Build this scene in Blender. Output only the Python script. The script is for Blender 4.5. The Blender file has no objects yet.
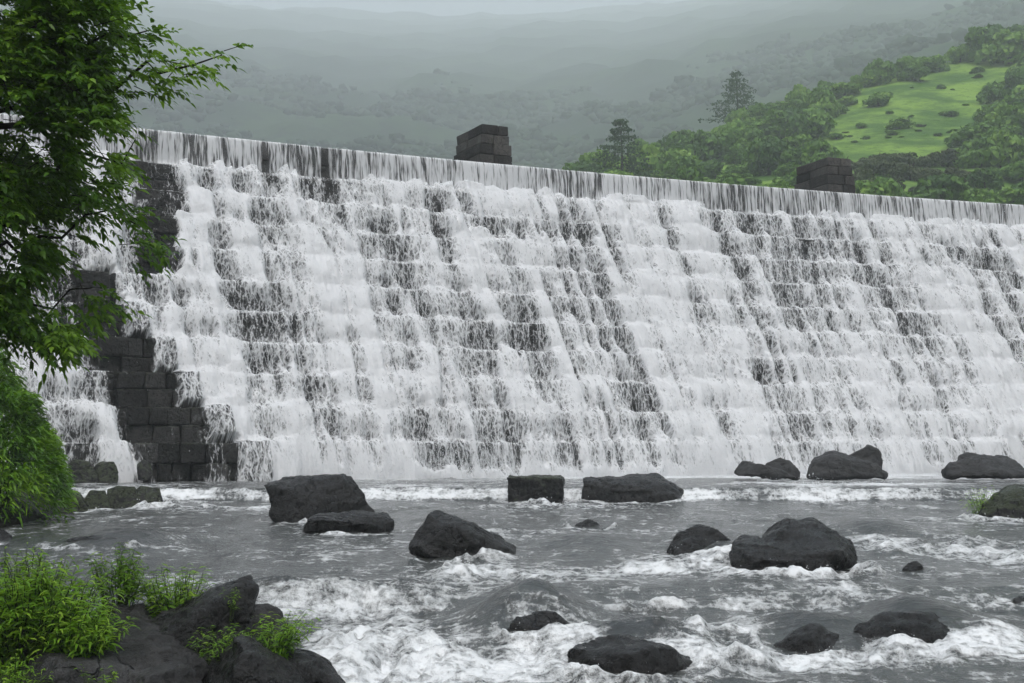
import bpy, bmesh, math, random
import numpy as np
from mathutils import Vector, Matrix, noise as mnoise

rng = np.random.default_rng(7)
random.seed(7)
SC = bpy.context.scene
COL = SC.collection

# ------------------------------------------------------------------ camera
FPX, CX, CY, CZ = 1400.0, 512.0, 341.5, 1.05
PITCH = math.atan(102.5 / FPX)
cam_d = bpy.data.cameras.new('camera'); cam = bpy.data.objects.new('camera', cam_d); COL.objects.link(cam)
cam.location = (0, 0, CZ); cam.rotation_euler = (math.pi/2 + PITCH, 0, 0)
cam_d.sensor_width = 36; cam_d.lens = FPX*36/1024; cam_d.clip_start = 0.1; cam_d.clip_end = 9000
SC.camera = cam
CP, SP = math.cos(PITCH), math.sin(PITCH)

def ray(px, py):
    a, b = (px-CX)/FPX, (CY-py)/FPX
    return np.array([a, CP - b*SP, SP + b*CP])
def atz(px, py, z):
    d = ray(px, py); t = (z-CZ)/d[2]; return np.array([0, 0, CZ]) + t*d
def aty(px, py, Y):
    d = ray(px, py); t = Y/d[1]; return np.array([0, 0, CZ]) + t*d
def project(P):
    x, y, z = P[..., 0], P[..., 1], P[..., 2]-CZ
    f = y*CP + z*SP; u = -y*SP + z*CP
    return CX + FPX*x/f, CY - FPX*u/f

# ------------------------------------------------------------------ noise
_T = rng.uniform(-1, 1, (64, 64, 64)).astype(np.float32)
def vn(x, y, z=0.0):
    x, y, z = np.broadcast_arrays(np.asarray(x, float), np.asarray(y, float), np.asarray(z, float))
    xi, yi, zi = np.floor(x).astype(int), np.floor(y).astype(int), np.floor(z).astype(int)
    xf, yf, zf = x-xi, y-yi, z-zi
    xf, yf, zf = [t*t*t*(t*(t*6-15)+10) for t in (xf, yf, zf)]
    g = lambda i, j, k: _T[(xi+i) & 63, (yi+j) & 63, (zi+k) & 63]
    L = lambda a, b, t: a+(b-a)*t
    return L(L(L(g(0,0,0), g(1,0,0), xf), L(g(0,1,0), g(1,1,0), xf), yf),
             L(L(g(0,0,1), g(1,0,1), xf), L(g(0,1,1), g(1,1,1), xf), yf), zf)
def fbm(x, y, z=0.0, o=4, lac=2.03, gain=.5):
    s, a, n = 0, 1.0, 0
    x, y, z = np.asarray(x, float), np.asarray(y, float), np.asarray(z, float)
    for i in range(o):
        s = s + a*vn(x+17.3*i, y+9.1*i, z+5.7*i); n += a; a *= gain
        x, y, z = x*lac, y*lac, z*lac
    return s/n
def sst(a, b, x):
    t = np.clip((x-a)/(b-a), 0, 1); return t*t*(3-2*t)

# ------------------------------------------------------------------ object helpers
def tag(o, label=None, cat=None, group=None, kind=None):
    if label: o['label'] = label
    if cat: o['category'] = cat
    if group: o['group'] = group
    if kind: o['kind'] = kind
    return o
def link(name, me, mat=None, parent=None):
    o = bpy.data.objects.new(name, me); COL.objects.link(o)
    if mat: me.materials.append(mat)
    if parent: o.parent = parent
    return o
def empty(name, loc):
    o = bpy.data.objects.new(name, None); COL.objects.link(o); o.location = loc; o.empty_display_size = .3; return o
def mesh_np(name, V, F, smooth=True):
    """V (n,3), F (m,k) int array"""
    V = np.asarray(V, np.float32); F = np.asarray(F, np.int32)
    me = bpy.data.meshes.new(name); m, k = F.shape
    me.vertices.add(len(V)); me.vertices.foreach_set('co', V.ravel())
    me.loops.add(m*k); me.loops.foreach_set('vertex_index', F.ravel())
    me.polygons.add(m)
    me.polygons.foreach_set('loop_start', np.arange(0, m*k, k, dtype=np.int32))
    me.polygons.foreach_set('loop_total', np.full(m, k, np.int32))
    if smooth: me.polygons.foreach_set('use_smooth', np.ones(m, bool))
    me.update(calc_edges=True); me.validate(); return me
def grid_faces(nr, nc):
    i = np.arange(nr-1)[:, None]*nc + np.arange(nc-1)[None, :]
    return np.stack([i, i+1, i+nc+1, i+nc], -1).reshape(-1, 4)
def fattr(me, name, arr):
    a = me.attributes.new(name, 'FLOAT', 'POINT'); a.data.foreach_set('value', np.asarray(arr, np.float32).ravel())
def vattr(me, name, arr):
    a = me.attributes.new(name, 'FLOAT_VECTOR', 'POINT'); a.data.foreach_set('vector', np.asarray(arr, np.float32).ravel())

# ------------------------------------------------------------------ material helpers
class NT:
    def __init__(s, name):
        s.m = bpy.data.materials.new(name); s.m.use_nodes = True
        s.t = s.m.node_tree; s.t.nodes.clear()
        s.out = s.n('ShaderNodeOutputMaterial')
    def n(s, typ, **kw):
        nd = s.t.nodes.new(typ)
        for k, v in kw.items():
            if k.startswith('i_'): nd.inputs[k[2:].replace('_', ' ')].default_value = v
            else: setattr(nd, k, v)
        return nd
    def l(s, a, b): s.t.links.new(a, b)
    def set(s, sock, v):
        if isinstance(v, (int, float)): sock.default_value = v
        elif isinstance(v, (tuple, list)): sock.default_value = v
        else: s.l(v, sock)
    def math(s, op, a, b=0.0, c=None, clamp=False):
        nd = s.n('ShaderNodeMath', operation=op, use_clamp=clamp)
        s.set(nd.inputs[0], a); s.set(nd.inputs[1], b)
        if c is not None: s.set(nd.inputs[2], c)
        return nd.outputs[0]
    def attr(s, name, vec=False):
        nd = s.n('ShaderNodeAttribute', attribute_name=name); return nd.outputs['Vector' if vec else 'Fac']
    def vmul(s, v, xyz):
        nd = s.n('ShaderNodeVectorMath', operation='MULTIPLY'); s.set(nd.inputs[0], v); nd.inputs[1].default_value = xyz; return nd.outputs[0]
    def vadd(s, a, b):
        nd = s.n('ShaderNodeVectorMath', operation='ADD'); s.set(nd.inputs[0], a); s.set(nd.inputs[1], b); return nd.outputs[0]
    def noise(s, v, scale, detail=3, rough=.5, dist=0, color=False):
        nd = s.n('ShaderNodeTexNoise'); s.set(nd.inputs['Vector'], v); nd.inputs['Scale'].default_value = scale
        nd.inputs['Detail'].default_value = detail; nd.inputs['Roughness'].default_value = rough; nd.inputs['Distortion'].default_value = dist
        return nd.outputs['Color' if color else 'Fac']
    def vor(s, v, scale, feature='DISTANCE_TO_EDGE'):
        nd = s.n('ShaderNodeTexVoronoi', feature=feature); s.set(nd.inputs['Vector'], v); nd.inputs['Scale'].default_value = scale
        return nd.outputs['Distance']
    def smooth(s, x, a, b, o0=0., o1=1.):
        nd = s.n('ShaderNodeMapRange', interpolation_type='SMOOTHSTEP'); s.set(nd.inputs[0], x); s.set(nd.inputs[1], a); s.set(nd.inputs[2], b)
        s.set(nd.inputs[3], o0); s.set(nd.inputs[4], o1); return nd.outputs[0]
    def mix(s, f, a, b):
        nd = s.n('ShaderNodeMix', data_type='RGBA'); s.set(nd.inputs['Factor'], f); s.set(nd.inputs['A'], a) if False else None
        s.set(nd.inputs[6], a); s.set(nd.inputs[7], b); return nd.outputs[2]
    def bump(s, h, strength, dist):
        nd = s.n('ShaderNodeBump'); s.set(nd.inputs['Height'], h); nd.inputs['Strength'].default_value = strength; nd.inputs['Distance'].default_value = dist; return nd.outputs[0]
    def bsdf(s, color, rough=.5, spec=.5, normal=None, **kw):
        nd = s.n('ShaderNodeBsdfPrincipled'); s.set(nd.inputs['Base Color'], color); s.set(nd.inputs['Roughness'], rough)
        s.set(nd.inputs['Specular IOR Level'], spec)
        if normal is not None: s.l(normal, nd.inputs['Normal'])
        for k, v in kw.items(): s.set(nd.inputs[k.replace('_', ' ')], v)
        return nd.outputs[0]
    def obj(s): return s.n('ShaderNodeTexCoord').outputs['Object']
    def pos(s): return s.n('ShaderNodeNewGeometry').outputs['Position']
    def fin(s, sh): s.l(sh, s.out.inputs['Surface']); return s.m
def g3(r, g, b): return (r, g, b, 1)

def mat_rock(name, dark=.006, light=.028, moss=0.0, rough=(.18, .52), tint=(1, 1, 1.03), masonry=False, bd=.07):
    t = NT(name); p = t.pos()
    n1 = t.noise(p, 1.6, 5, .6); n2 = t.noise(p, 9, 6, .65); n3 = t.noise(p, 42, 4, .6)
    f = t.math('ADD', t.math('MULTIPLY', n1, .5), t.math('MULTIPLY', n2, .5))
    c = t.mix(t.smooth(f, .36, .66), g3(*[dark*x for x in tint]), g3(*[light*x for x in tint]))
    c = t.mix(t.math('MULTIPLY', t.smooth(n3, .56, .72), .35), c, g3(light*1.5, light*1.45, light*1.4))
    if masonry:
        sh = t.attr('shade'); hv = t.n('ShaderNodeHueSaturation'); t.l(c, hv.inputs['Color']); t.l(t.smooth(sh, 0, 1, .45, 1.7), hv.inputs['Value']); c = hv.outputs[0]
    if moss:
        nz = t.n('ShaderNodeSeparateXYZ'); t.l(t.n('ShaderNodeNewGeometry').outputs['Normal'], nz.inputs[0])
        up = t.smooth(nz.outputs[2], -.1, .8)
        mm = t.math('MULTIPLY', t.smooth(t.math('ADD', n2, t.math('MULTIPLY', up, .25)), .58, .74), moss)
        c = t.mix(mm, c, g3(.035, .05, .012))
    ck = t.vor(t.vadd(p, t.vmul(t.noise(p, 2.5, 3, .6, 0, True), (.5, .5, .5))), 1.7); ck = t.smooth(ck, 0, .025, 1, 0); ck = t.math('MULTIPLY', ck, t.smooth(n1, .45, .6))
    c = t.mix(t.math('MULTIPLY', ck, .8), c, g3(.003, .003, .003))
    h = t.math('SUBTRACT', t.math('ADD', t.math('MULTIPLY', n2, .7), t.math('MULTIPLY', n3, .3)), t.math('MULTIPLY', ck, .35))
    r = t.smooth(n2, .35, .7, rough[0], rough[1])
    return t.fin(t.bsdf(c, r, .26, t.bump(h, 1.0, bd)))

M_ROCK = mat_rock('wet_basalt', .004, .030)
M_ROCKMOSS = mat_rock('mossy_basalt', .008, .026, .5)
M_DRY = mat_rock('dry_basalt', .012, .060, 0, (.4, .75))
M_MASON = mat_rock('dam_masonry', .010, .038, .3, (.25, .6), (1.03, 1, .97), True, .10)
M_PIER = mat_rock('pier_masonry', .024, .075, .15, (.55, .8), (1.08, 1, .92), True, .08)

# ------------------------------------------------------------------ dam layout
HC = 11.54; NS = 11; TREAD = .72
ZT = [HC] + [HC-1.25-i*(HC-1.25)/10 for i in range(11)]      # height of each tread
_cp = [(150,131),(200,136),(300,147),(400,158),(500,165.5),(600,175),(700,183),(800,190.5),(900,198),(1024,207)]
_cw = np.array([atz(x, y, HC) for x, y in _cp])
_cf = np.polyfit(_cw[:, 0], _cw[:, 1], 2)
def crest_y(u): return np.polyval(_cf, u)
def nrm(u):
    m = 2*_cf[0]*u + _cf[1]; L = np.sqrt(1+m*m); return m/L, -1/L
def dam_pt(u, o, z):
    u = np.asarray(u, float); nx, ny = nrm(u)
    return np.stack(np.broadcast_arrays(u + o*nx, crest_y(u) + o*ny, np.asarray(z, float)), -1)
U0, U1 = -26.0, 40.0

def blocks_mesh(name, boxes, bev=.035, jit=.0):
    """boxes: list of (u0,u1,o0,o1,z0,z1) in dam coordinates -> one bevelled masonry mesh, every block with its own shade"""
    AV, AF, AT = [], [], []
    for (a, b, o0, o1, z0, z1) in boxes:
        bm = bmesh.new(); vs = []
        for (u, o, z) in [(a,o0,z0),(b,o0,z0),(b,o1,z0),(a,o1,z0),(a,o0,z1),(b,o0,z1),(b,o1,z1),(a,o1,z1)]:
            p = dam_pt(u + random.uniform(-jit, jit), o + random.uniform(-jit, jit), z + random.uniform(-jit, jit)*.5)
            vs.append(bm.verts.new(p))
        for f in [(3,2,1,0),(4,5,6,7),(0,1,5,4),(1,2,6,5),(2,3,7,6),(3,0,4,7)]: bm.faces.new([vs[i] for i in f])
        bmesh.ops.recalc_face_normals(bm, faces=bm.faces)
        if bev: bmesh.ops.bevel(bm, geom=list(bm.edges), offset=bev*random.uniform(.6, 1.5), segments=2, affect='EDGES', profile=.6)
        n0 = len(AV); bm.verts.index_update(); AV += [v.co[:] for v in bm.verts]; AF += [[n0+v.index for v in f.verts] for f in bm.faces]; AT += [random.random()]*len(bm.verts); bm.free()
    me = bpy.data.meshes.new(name); me.from_pydata(AV, [], AF); me.update(); fattr(me, 'shade', AT); return me

dam = empty('dam', dam_pt(0, 4, 0))
tag(dam, 'long stepped dark stone masonry dam the white water pours over', 'dam')
DI = Matrix.Translation(-Vector(dam.location))
def dpart(name, me, mat):
    me.transform(DI); return link(name, me, mat, dam)
for k in range(NS):
    z1, z0 = ZT[k], ZT[k+1]; zm = z1 - (z1-z0)*random.uniform(.45, .55)
    O = k*TREAD; bx = []
    for (zz0, zz1) in ((z0, zm), (zm, z1)):
        u = U0 + random.uniform(0, 1)
        while u < U1:
            w = random.uniform(.8, 1.7)
            f = O + (random.uniform(-.12, .12) if k else random.uniform(-.06, .0))
            bx.append((u+.008, u+w-.008, O-1.5, f, zz0+.006, zz1-.006)); u += w
    dpart('stone_step', blocks_mesh('stone_step', bx, .04, .02), M_MASON)
# coping slab strip and solid core behind
u = U0; bx = []
while u < U1:
    w = random.uniform(1.4, 2.2); bx.append((u+.005, u+w-.005, -2.6, -.06, HC-.3, HC+.05)); u += w
dpart('coping', blocks_mesh('coping', bx, .02, .008), M_MASON)
us = np.linspace(U0, U1, 60); prof = [(-2.5, -1.5), (-2.5, HC-.32)] + sum([[(k*TREAD-.9, ZT[k]-.32), (k*TREAD-.9, ZT[k+1]-.32)] for k in range(NS)], []) + [((NS-1)*TREAD-.9, -1.5)]
V = np.concatenate([dam_pt(us, o, z)[:, None] for o, z in prof], 1).reshape(-1, 3)
dpart('core', mesh_np('core', V, grid_faces(60, len(prof)), False), M_MASON)

# bare buttress ribs on the left: courses of blocks standing proud of the steps
RIB = {}      # course -> list of (u0,u1,proud)
def rib(k, xa, xb, proud=.42):
    Q0 = dam_pt(np.linspace(U0, U1, 6000), k*TREAD+proud, ZT[k]); x, y = project(Q0)
    uu = np.linspace(U0, U1, 6000)
    RIB.setdefault(k, []).append((uu[np.argmin(abs(x-xa))], uu[np.argmin(abs(x-xb))], proud))
for k, xa, xb in [(5, 78, 112), (6, 84, 144), (7, 98, 172), (8, 118, 196), (9, 128, 228), (10, 140, 266),
                  (1, 128, 176), (2, 134, 184), (3, 140, 176), (4, 144, 176)]:
    rib(k, xa, xb, .40 if k >= 5 else .22)
for sel in (range(0, 5), range(5, 11)):
    bx = []
    for k, L in [(q, RIB[q]) for q in sel if q in RIB]:
        for (a, b, pr) in L:
            zm = ZT[k]-(ZT[k]-ZT[k+1])*random.uniform(.42, .58)
            for zz0, zz1 in ((ZT[k+1], zm), (zm, ZT[k]+.05)):
                n = max(1, int(round((b-a)/random.uniform(.45, .8)))); e = np.linspace(a, b, n+1)
                e[1:-1] += rng.uniform(-.14, .14, n-1) if n > 1 else 0
                for i in range(n):
                    bx.append((e[i]+.01, e[i+1]-.01+random.uniform(-.1, .06)*(i == n-1), k*TREAD-.3, k*TREAD+pr+random.uniform(-.16, .12), zz0+.008, zz1-.008))
    dpart('buttress', blocks_mesh('buttress', bx, .05, .05), M_MASON)

# piers on the crest
def pier(px_l, px_c, px_r, py_base, label):
    o_f = -.35
    us_ = np.linspace(U0, U1, 8000)
    x, y = project(dam_pt(us_, o_f, HC)); ua = us_[np.argmin(abs(x-px_c))]; ub = us_[np.argmin(abs(x-px_r))]
    P = dam_pt((ua+ub)/2, o_f-1.0, HC+.05); e = empty('stone_pier', P); tag(e, label, 'pier', 'stone piers on the dam crest')
    inv = Matrix.Translation(-Vector(P)); D = 2.7
    rows = [(0, .44, 0), (.44, .86, .02), (.86, 1.24, .08), (1.24, 1.62, .10)]
    for ri, (za, zb, ins) in enumerate(rows):
        bx = []; a, b = ua+ins, ub-ins
        cut = a+(b-a)*random.choice([.42, .55, .62])
        dc = random.choice([.4, .55])
        of, ob = o_f-ins, o_f-D+ins
        for (p, q) in ((a, cut), (cut, b)):
            for (r, s) in ((ob, of-(of-ob)*dc), (of-(of-ob)*dc, of)):
                bx.append((p+.012, q-.012, r+.012, s-.012+random.uniform(-.03, .03), HC+.05+za+.01, HC+.05+zb-.01))
        me = blocks_mesh('stone_course', bx, .035, .015); me.transform(inv)
        link('cap_course' if ri == 3 else 'stone_course', me, M_PIER, e)
pier(455, 480, 513, 165, 'square dark stone pier on the crest left of the conifer trees')
pier(800, 828, 856, 193, 'square dark stone pier on the crest below the grassy hill')
# ------------------------------------------------------------------ waterfall sheet over the steps
NF, NTR = 26, 10
uW = np.arange(-22, 34, .045)
def build_fall():
    nu = len(uW); rows_o, rows_z, kk, ff, vv = [], [], [], [], []
    U = uW
    cN = .30 + .14*fbm(U*.9, 3.1, 0, 3)                    # how far the falling water arcs out
    # approach over the crest
    path = []
    for o in (-1.2, -.6, -.25): path.append((np.full(nu, o), np.full(nu, HC+.075), -1, 0.0))
    for k in range(NS):
        c = np.clip(.27 + .12*fbm(U*.8, 7.7*k, 2.2, 3) + (.02 if k else -.1), .08, .5)
        zl = ZT[k] + (.06 if k else .06); zn = ZT[k+1] + (.03 if k < NS-1 else -.02)
        lip = k*TREAD + .05
        for i in range(NF):
            f = i/(NF-1); path.append((lip + c*np.sqrt(f)*.9 + .02*f, zl + (zn-zl)*f, k, f))
        if k < NS-1:
            o1 = lip + c*.9 + .02; o2 = (k+1)*TREAD + .05
            for i in range(1, NTR):
                g = i/NTR; path.append((o1+(o2-o1)*g, np.full(nu, zn) + .03*g, k+.5, g))
    O = np.array([np.broadcast_to(p[0], (nu,)) for p in path]).copy(); Z = np.array([np.broadcast_to(p[1], (nu,)) for p in path]).copy()
    K = np.array([p[2] for p in path]); G = np.array([p[3] for p in path])
    dv = np.zeros_like(O); dv[1:] = np.sqrt(np.diff(O, axis=0)**2 + np.diff(Z, axis=0)**2); Vv = np.cumsum(dv, 0)
    UU = np.broadcast_to(U, O.shape)
    P = dam_pt(UU, O, Z)
    # --- where the water runs thick and where the stone shows (fixed on the dam)
    wu = UU + .5*fbm(UU*.4, Vv*.25, 8.8, 2)
    dens = .75 + .52*fbm(wu*.62, Vv*.06, 1.7, 3) + .66*fbm(wu*1.9, Vv*.085, 4.7, 3) + .30*fbm(UU*5, Vv*.22, 3.7, 2) + .20*fbm(UU*1.5, Vv*1.0, 6.1, 3)
    fall = np.where(K == np.floor(K), G, 0)[:, None] if False else None
    isF = (K == np.floor(K)) & (K >= 0)
    prof = np.where(isF, -.05*np.sin(np.pi*np.clip(G, 0, 1))**.8, .0)
    dens += prof[:, None]
    dens += .07*np.clip((K-3)/7, 0, 1)[:, None]
    px, py = project(P)
    patches = [ # px,py, u radius, v radius, strength: gaps measured on the dam face
     (140,150,.25,.5,.7),(152,152,.22,.7,.9),(196,165,.34,1.0,1.1),(200,190,.34,.5,.8),(233,165,.28,.9,.9),(238,190,.3,.6,1.0),(264,165,.22,.8,.8),(270,178,.28,.6,.8),
     (300,160,.2,.6,.7),(308,185,.3,.6,.8),(325,165,.2,.7,.9),(330,185,.25,.5,.9),(372,168,.14,.5,.6),(403,172,.12,.5,.6),(345,172,.14,.5,.5),
     (240,225,.7,.6,.5),(283,318,1.1,1.1,.55),(250,330,.8,.5,.35),(320,395,1.2,.9,.5),(345,440,1.2,.7,.45),(395,270,.28,1.5,.5),(378,230,.3,.8,.6),(392,298,.25,1.3,.5),(410,345,.25,1.3,.45),
     (440,205,.35,.6,.7),(437,235,.25,.9,.7),(462,205,.35,.7,.6),(480,222,.7,.5,.5),(510,232,1.0,.5,.5),(560,228,.9,.55,.6),(585,236,.7,.4,.4),
     (522,335,1.0,1.0,.45),(480,340,.6,.5,.3),(564,310,.6,.8,.45),(600,340,.7,.5,.3),(615,262,.28,1.3,.65),(612,240,.3,.6,.4),(663,225,.28,.8,.7),(670,240,.25,.7,.5),(700,225,.35,.6,.5),(716,310,.75,1.0,.45),
     (755,378,.55,.9,.5),(788,320,.6,.8,.5),(780,300,.3,.8,.4),(803,248,.4,1.0,.5),(835,240,.3,.8,.4),(861,252,.28,1.0,.65),(878,290,.22,1.0,.6),(890,310,.22,1.0,.75),(903,338,.25,1.0,.6),(918,365,.3,.8,.5),
     (953,252,.45,.8,.75),(986,262,.38,.9,.75),(1012,275,.3,.9,.6),(924,262,.2,.7,.5),(985,315,.3,1.0,.45),(1010,340,.3,.8,.4),(634,392,.4,1.1,.5),(643,410,.4,.6,.4),(645,440,.6,.5,.35),(560,440,1.2,.6,.25),
     (510,349,1.0,.6,.4),(410,433,1.1,.9,.55),(430,420,.6,.7,.3),(447,452,1.0,.5,.5),(517,440,.45,.8,.4),(540,386,.35,1.0,.4),(455,300,.3,.9,.3),(720,420,.4,.8,.3),(800,420,.4,.7,.25),(880,430,.6,.6,.25),(960,400,.5,.7,.3),
     (200,270,.9,.6,.6),(195,300,.8,.5,.5),(245,300,.7,.4,.5),(210,340,.7,.5,.5),(260,365,.9,.4,.4),(330,345,.5,.5,.35),(360,400,.5,.6,.3),(205,235,.5,.6,.5),
     (100,430,.8,.8,.35),(65,395,.5,.5,.4)]
    for (qx, qy, ru, rv, s) in patches:
        j = np.argmin((px-qx)**2 + (py-qy)**2); uc, vc = UU.ravel()[j], Vv.ravel()[j]
        dens -= s*(.72 if s < .7 else .95)*np.exp(-((UU-uc)/(ru*.9))**2 - ((Vv-vc)/(rv*1.1))**2)
    dens = np.where(dens < .36, .36+(dens-.36)*.5, dens)
    thick = [(95,265,.7,1.2,.5),(130,310,.5,1.0,.6),(150,350,.45,1.2,.7),(185,400,.45,1.3,.7),(225,440,.5,1.2,.7),(275,465,.8,.7,.5),(200,215,.35,1.6,.6),
             (440,300,.5,2.5,.4),(460,400,.7,2.5,.4),(560,400,.6,2,.3),(330,280,.5,1.6,.35),(205,275,.2,.6,.3)]
    for (qx, qy, ru, rv, s) in thick:
        j = np.argmin((px-qx)**2 + (py-qy)**2); uc, vc = UU.ravel()[j], Vv.ravel()[j]
        dens += s*np.exp(-((UU-uc)/ru)**2 - ((Vv-vc)/rv)**2)
    # bare buttress: only trickles
    for k, L in RIB.items():
        for (a, b, pr) in L:
            bi = RIB[k-1][0][1] if k-1 in RIB and k > 5 else b
            jg = .22*fbm(UU*2.5, Vv*1.2, 5.1, 3)
            m = sst(a-.35, a+.1, UU+jg)*(1-sst(bi-.12, bi+.22, UU+jg))
            rows = (abs(K-k) < .3)*1.25 + (abs(K-(k-.5)) < .1)*1.2
            w_ = np.clip(rows, 0, 1)[:, None]*m; dens = dens*(1-w_) + w_*(np.where(rows > 1.22, .02, .16)[:, None] + .42*fbm(UU*3.3, Vv*.22, 8.1, 3))
    dens += .45*np.where(K == NS-1, sst(.45, .95, G), 0)[:, None]
    wl = (1-sst(-13.2, -11.9, UU+.16*(Vv-14)*0))*sst(6.5, 8.5, Vv); dens -= .42*wl
    for (qx, qy, ru, rv, s) in [(48,358,.3,.7,.6),(70,380,.3,.8,.7),(85,410,.3,.8,.7),(105,435,.35,.8,.7),(125,460,.4,.7,.7),(120,372,.12,.5,.4)]:
        j = np.argmin((px-qx)**2 + (py-qy)**2); dens += s*np.exp(-((UU-UU.ravel()[j])/ru)**2 - ((Vv-Vv.ravel()[j])/rv)**2)
    # the curtain at the top
    curt = np.where((K <= 0.2), 1-sst(.78, 1.0, np.where(K < 0, 0, G)), 0)[:, None]*np.ones(nu)
    dens = np.clip(dens, -.6, 1.30); dens = np.where(dens > .85, .85+(dens-.85)*.6, dens)
    # relief: thick white water bulges, thin water hugs the stone
    rel = .5+.5*fbm(UU*5.0, Vv*.45, 9.1, 4); blob = fbm(UU*1.6, Vv*.3, 3.3, 2)+1.0*fbm(UU*14, Vv*1.3, 2.3, 3)
    th = sst(.25, 1.0, dens)*(.03 + .13*rel**1.6 + .07*np.clip(blob, -.2, 1))*(1-.85*curt) + .06*curt*fbm(UU*4.5, Vv*.25, 1.1, 3)*np.clip(Vv-.8, 0, 1)
    # heavy water runs as a slope from lip to lip
    kc = np.clip(np.floor(K), 0, NS-1); cyc = np.where(isF, .72*G, .72+.28*G); zt = np.array(ZT)
    Os = kc*TREAD+.05+cyc*TREAD; Zs = zt[kc.astype(int)]+.06+(zt[kc.astype(int)+1]-zt[kc.astype(int)])*cyc
    bl = .95*sst(.30, .85, dens)*np.clip(.8+.6*fbm(UU*1.1, Vv*.5, 6.6, 3), 0, 1)*np.where((K >= .5) | ((K == 0) & (G > 2)), 1, 0)[:, None]
    bulge = (.05+.10*np.sin(np.pi*cyc))[:, None]
    O2 = O*(1-bl)+(Os[:, None]+bulge)*bl; Z2 = Z*(1-bl)+(Zs[:, None]+bulge*.3)*bl
    ug = sst(.4, .9, dens)*np.where(K > .6, 1, 0)[:, None]
    O2 += ug*.07*fbm(UU*1.4, Vv*.9, 2.9, 3); Z2 += ug*.06*fbm(UU*1.2+9, Vv*.8, 7.9, 3)
    Z2 -= np.where(K == NS-1, .4*G, 0)[:, None]
    P = dam_pt(UU, O2, Z2)
    nx, ny = nrm(UU)
    P[..., 0] += nx*th*.85; P[..., 1] += ny*th*.85; P[..., 2] += th*.45*(1-curt)
    # water lacing the outer ends of the buttress courses is carried over their faces
    for k, L in RIB.items():
        for (a, b, pr) in L:
            if k > 4:
                m = sst(a-.15, a+.02, UU)*(1-sst(b+.02, b+.12, UU))*(np.where(abs(K-k) < .3, 1, 0)+np.where(abs(K-k-.5) < .1, 1-G, 0))[:, None]
                P[..., 0] += nx*(pr+.04)*m; P[..., 1] += ny*(pr+.04)*m; dens = dens*(1-m) + np.minimum(dens, .42)*m
    me = mesh_np('waterfall', P.reshape(-1, 3), grid_faces(len(K), nu))
    vattr(me, 'flow', np.stack([UU*1.1, Vv, np.broadcast_to((K % 7)[:, None], UU.shape)*0], -1).reshape(-1, 3))
    fattr(me, 'dens', dens); fattr(me, 'curtain', curt)
    return me, P, dens, K, G, curt

t = NT('falling_white_water')
fl = t.attr('flow', True); de = t.attr('dens'); cu = t.attr('curtain')
w = t.noise(t.vmul(fl, (1, .6, 1)), 3.2, 2, .5, 0, True)
wf = t.vadd(fl, t.vmul(t.vadd(w, (-.5, -.5, -.5)), (.20, .20, 0)))
lace1 = t.vor(t.vmul(wf, (1, .34, 1)), 7.5); lace2 = t.vor(t.vmul(wf, (1, .42, 1)), 15)
l1 = t.smooth(lace1, .0, .20, 1, 0); l2 = t.smooth(lace2, 0, .22, 1, 0)
gn = t.noise(t.vmul(wf, (1, .20, 1)), 13, 5, .68); fine = t.noise(t.vmul(fl, (1, .4, 1)), 36, 3, .75)
med = t.noise(t.vmul(wf, (1, .28, 1)), 3.4, 3, .6)
x = t.math('ADD', t.math('MULTIPLY', l1, .30), t.math('MULTIPLY', l2, .20))
x = t.math('ADD', x, t.math('MULTIPLY', t.math('SUBTRACT', gn, .5), 1.15))
x = t.math('ADD', x, t.math('MULTIPLY', t.math('SUBTRACT', fine, .5), .95))
x = t.math('ADD', x, t.math('MULTIPLY', t.math('SUBTRACT', med, .5), .9))
lo = t.smooth(de, .8, 1.2, 1.1, 1.0)
x = t.math('ADD', t.math('MULTIPLY', x, lo), de)
a_body = t.smooth(x, .20, 1.12)
# curtain: fine vertical strands
cv = t.vadd(fl, t.vmul(t.vadd(t.noise(t.vmul(fl, (1, .35, 1)), 2.2, 2, .5, 0, True), (-.5, -.5, -.5)), (.16, 0, 0)))
s1 = t.noise(t.vmul(cv, (1, .06, 1)), 8, 2, .55); s2 = t.noise(t.vmul(cv, (1, .08, 1)), 19, 2, .6)
sx = t.math('ADD', t.math('MULTIPLY', t.math('SUBTRACT', s1, .5), 2.6), t.math('MULTIPLY', t.math('SUBTRACT', s2, .5), 1.9))
sx = t.math('ADD', sx, t.math('MULTIPLY', t.math('SUBTRACT', de, .55), .65))
a_cur = t.smooth(sx, -.42, .34, .10, .97)
a_cur = t.math('MULTIPLY', a_cur, t.smooth(de, -.15, .3))
al = t.math('ADD', t.math('MULTIPLY', a_body, t.math('SUBTRACT', 1, cu)), t.math('MULTIPLY', a_cur, cu))
bmp = t.bump(t.math('ADD', t.math('MULTIPLY', gn, .6), t.math('ADD', t.math('MULTIPLY', fine, .25), t.math('MULTIPLY', l1, .2))), .45, .10)
fo_b = t.bsdf(g3(.90, .91, .93), .6, .25, bmp); fo_t = t.n('ShaderNodeBsdfTranslucent'); fo_t.inputs[0].default_value = g3(.92, .93, .95)
fmx = t.n('ShaderNodeMixShader'); fmx.inputs[0].default_value = .25; t.l(fo_b, fmx.inputs[1]); t.l(fo_t.outputs[0], fmx.inputs[2]); fo = fmx.outputs[0]
tr = t.n('ShaderNodeBsdfTransparent'); mx = t.n('ShaderNodeMixShader'); t.l(al, mx.inputs[0]); t.l(tr.outputs[0], mx.inputs[1]); t.l(fo, mx.inputs[2])
M_FALL = t.fin(mx.outputs[0])
me, PF, DF, KF, GF, CUF = build_fall()
fall = link('waterfall', me, M_FALL); tag(fall, 'white water pouring down all the steps of the dam', 'waterfall', kind='structure')

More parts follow.
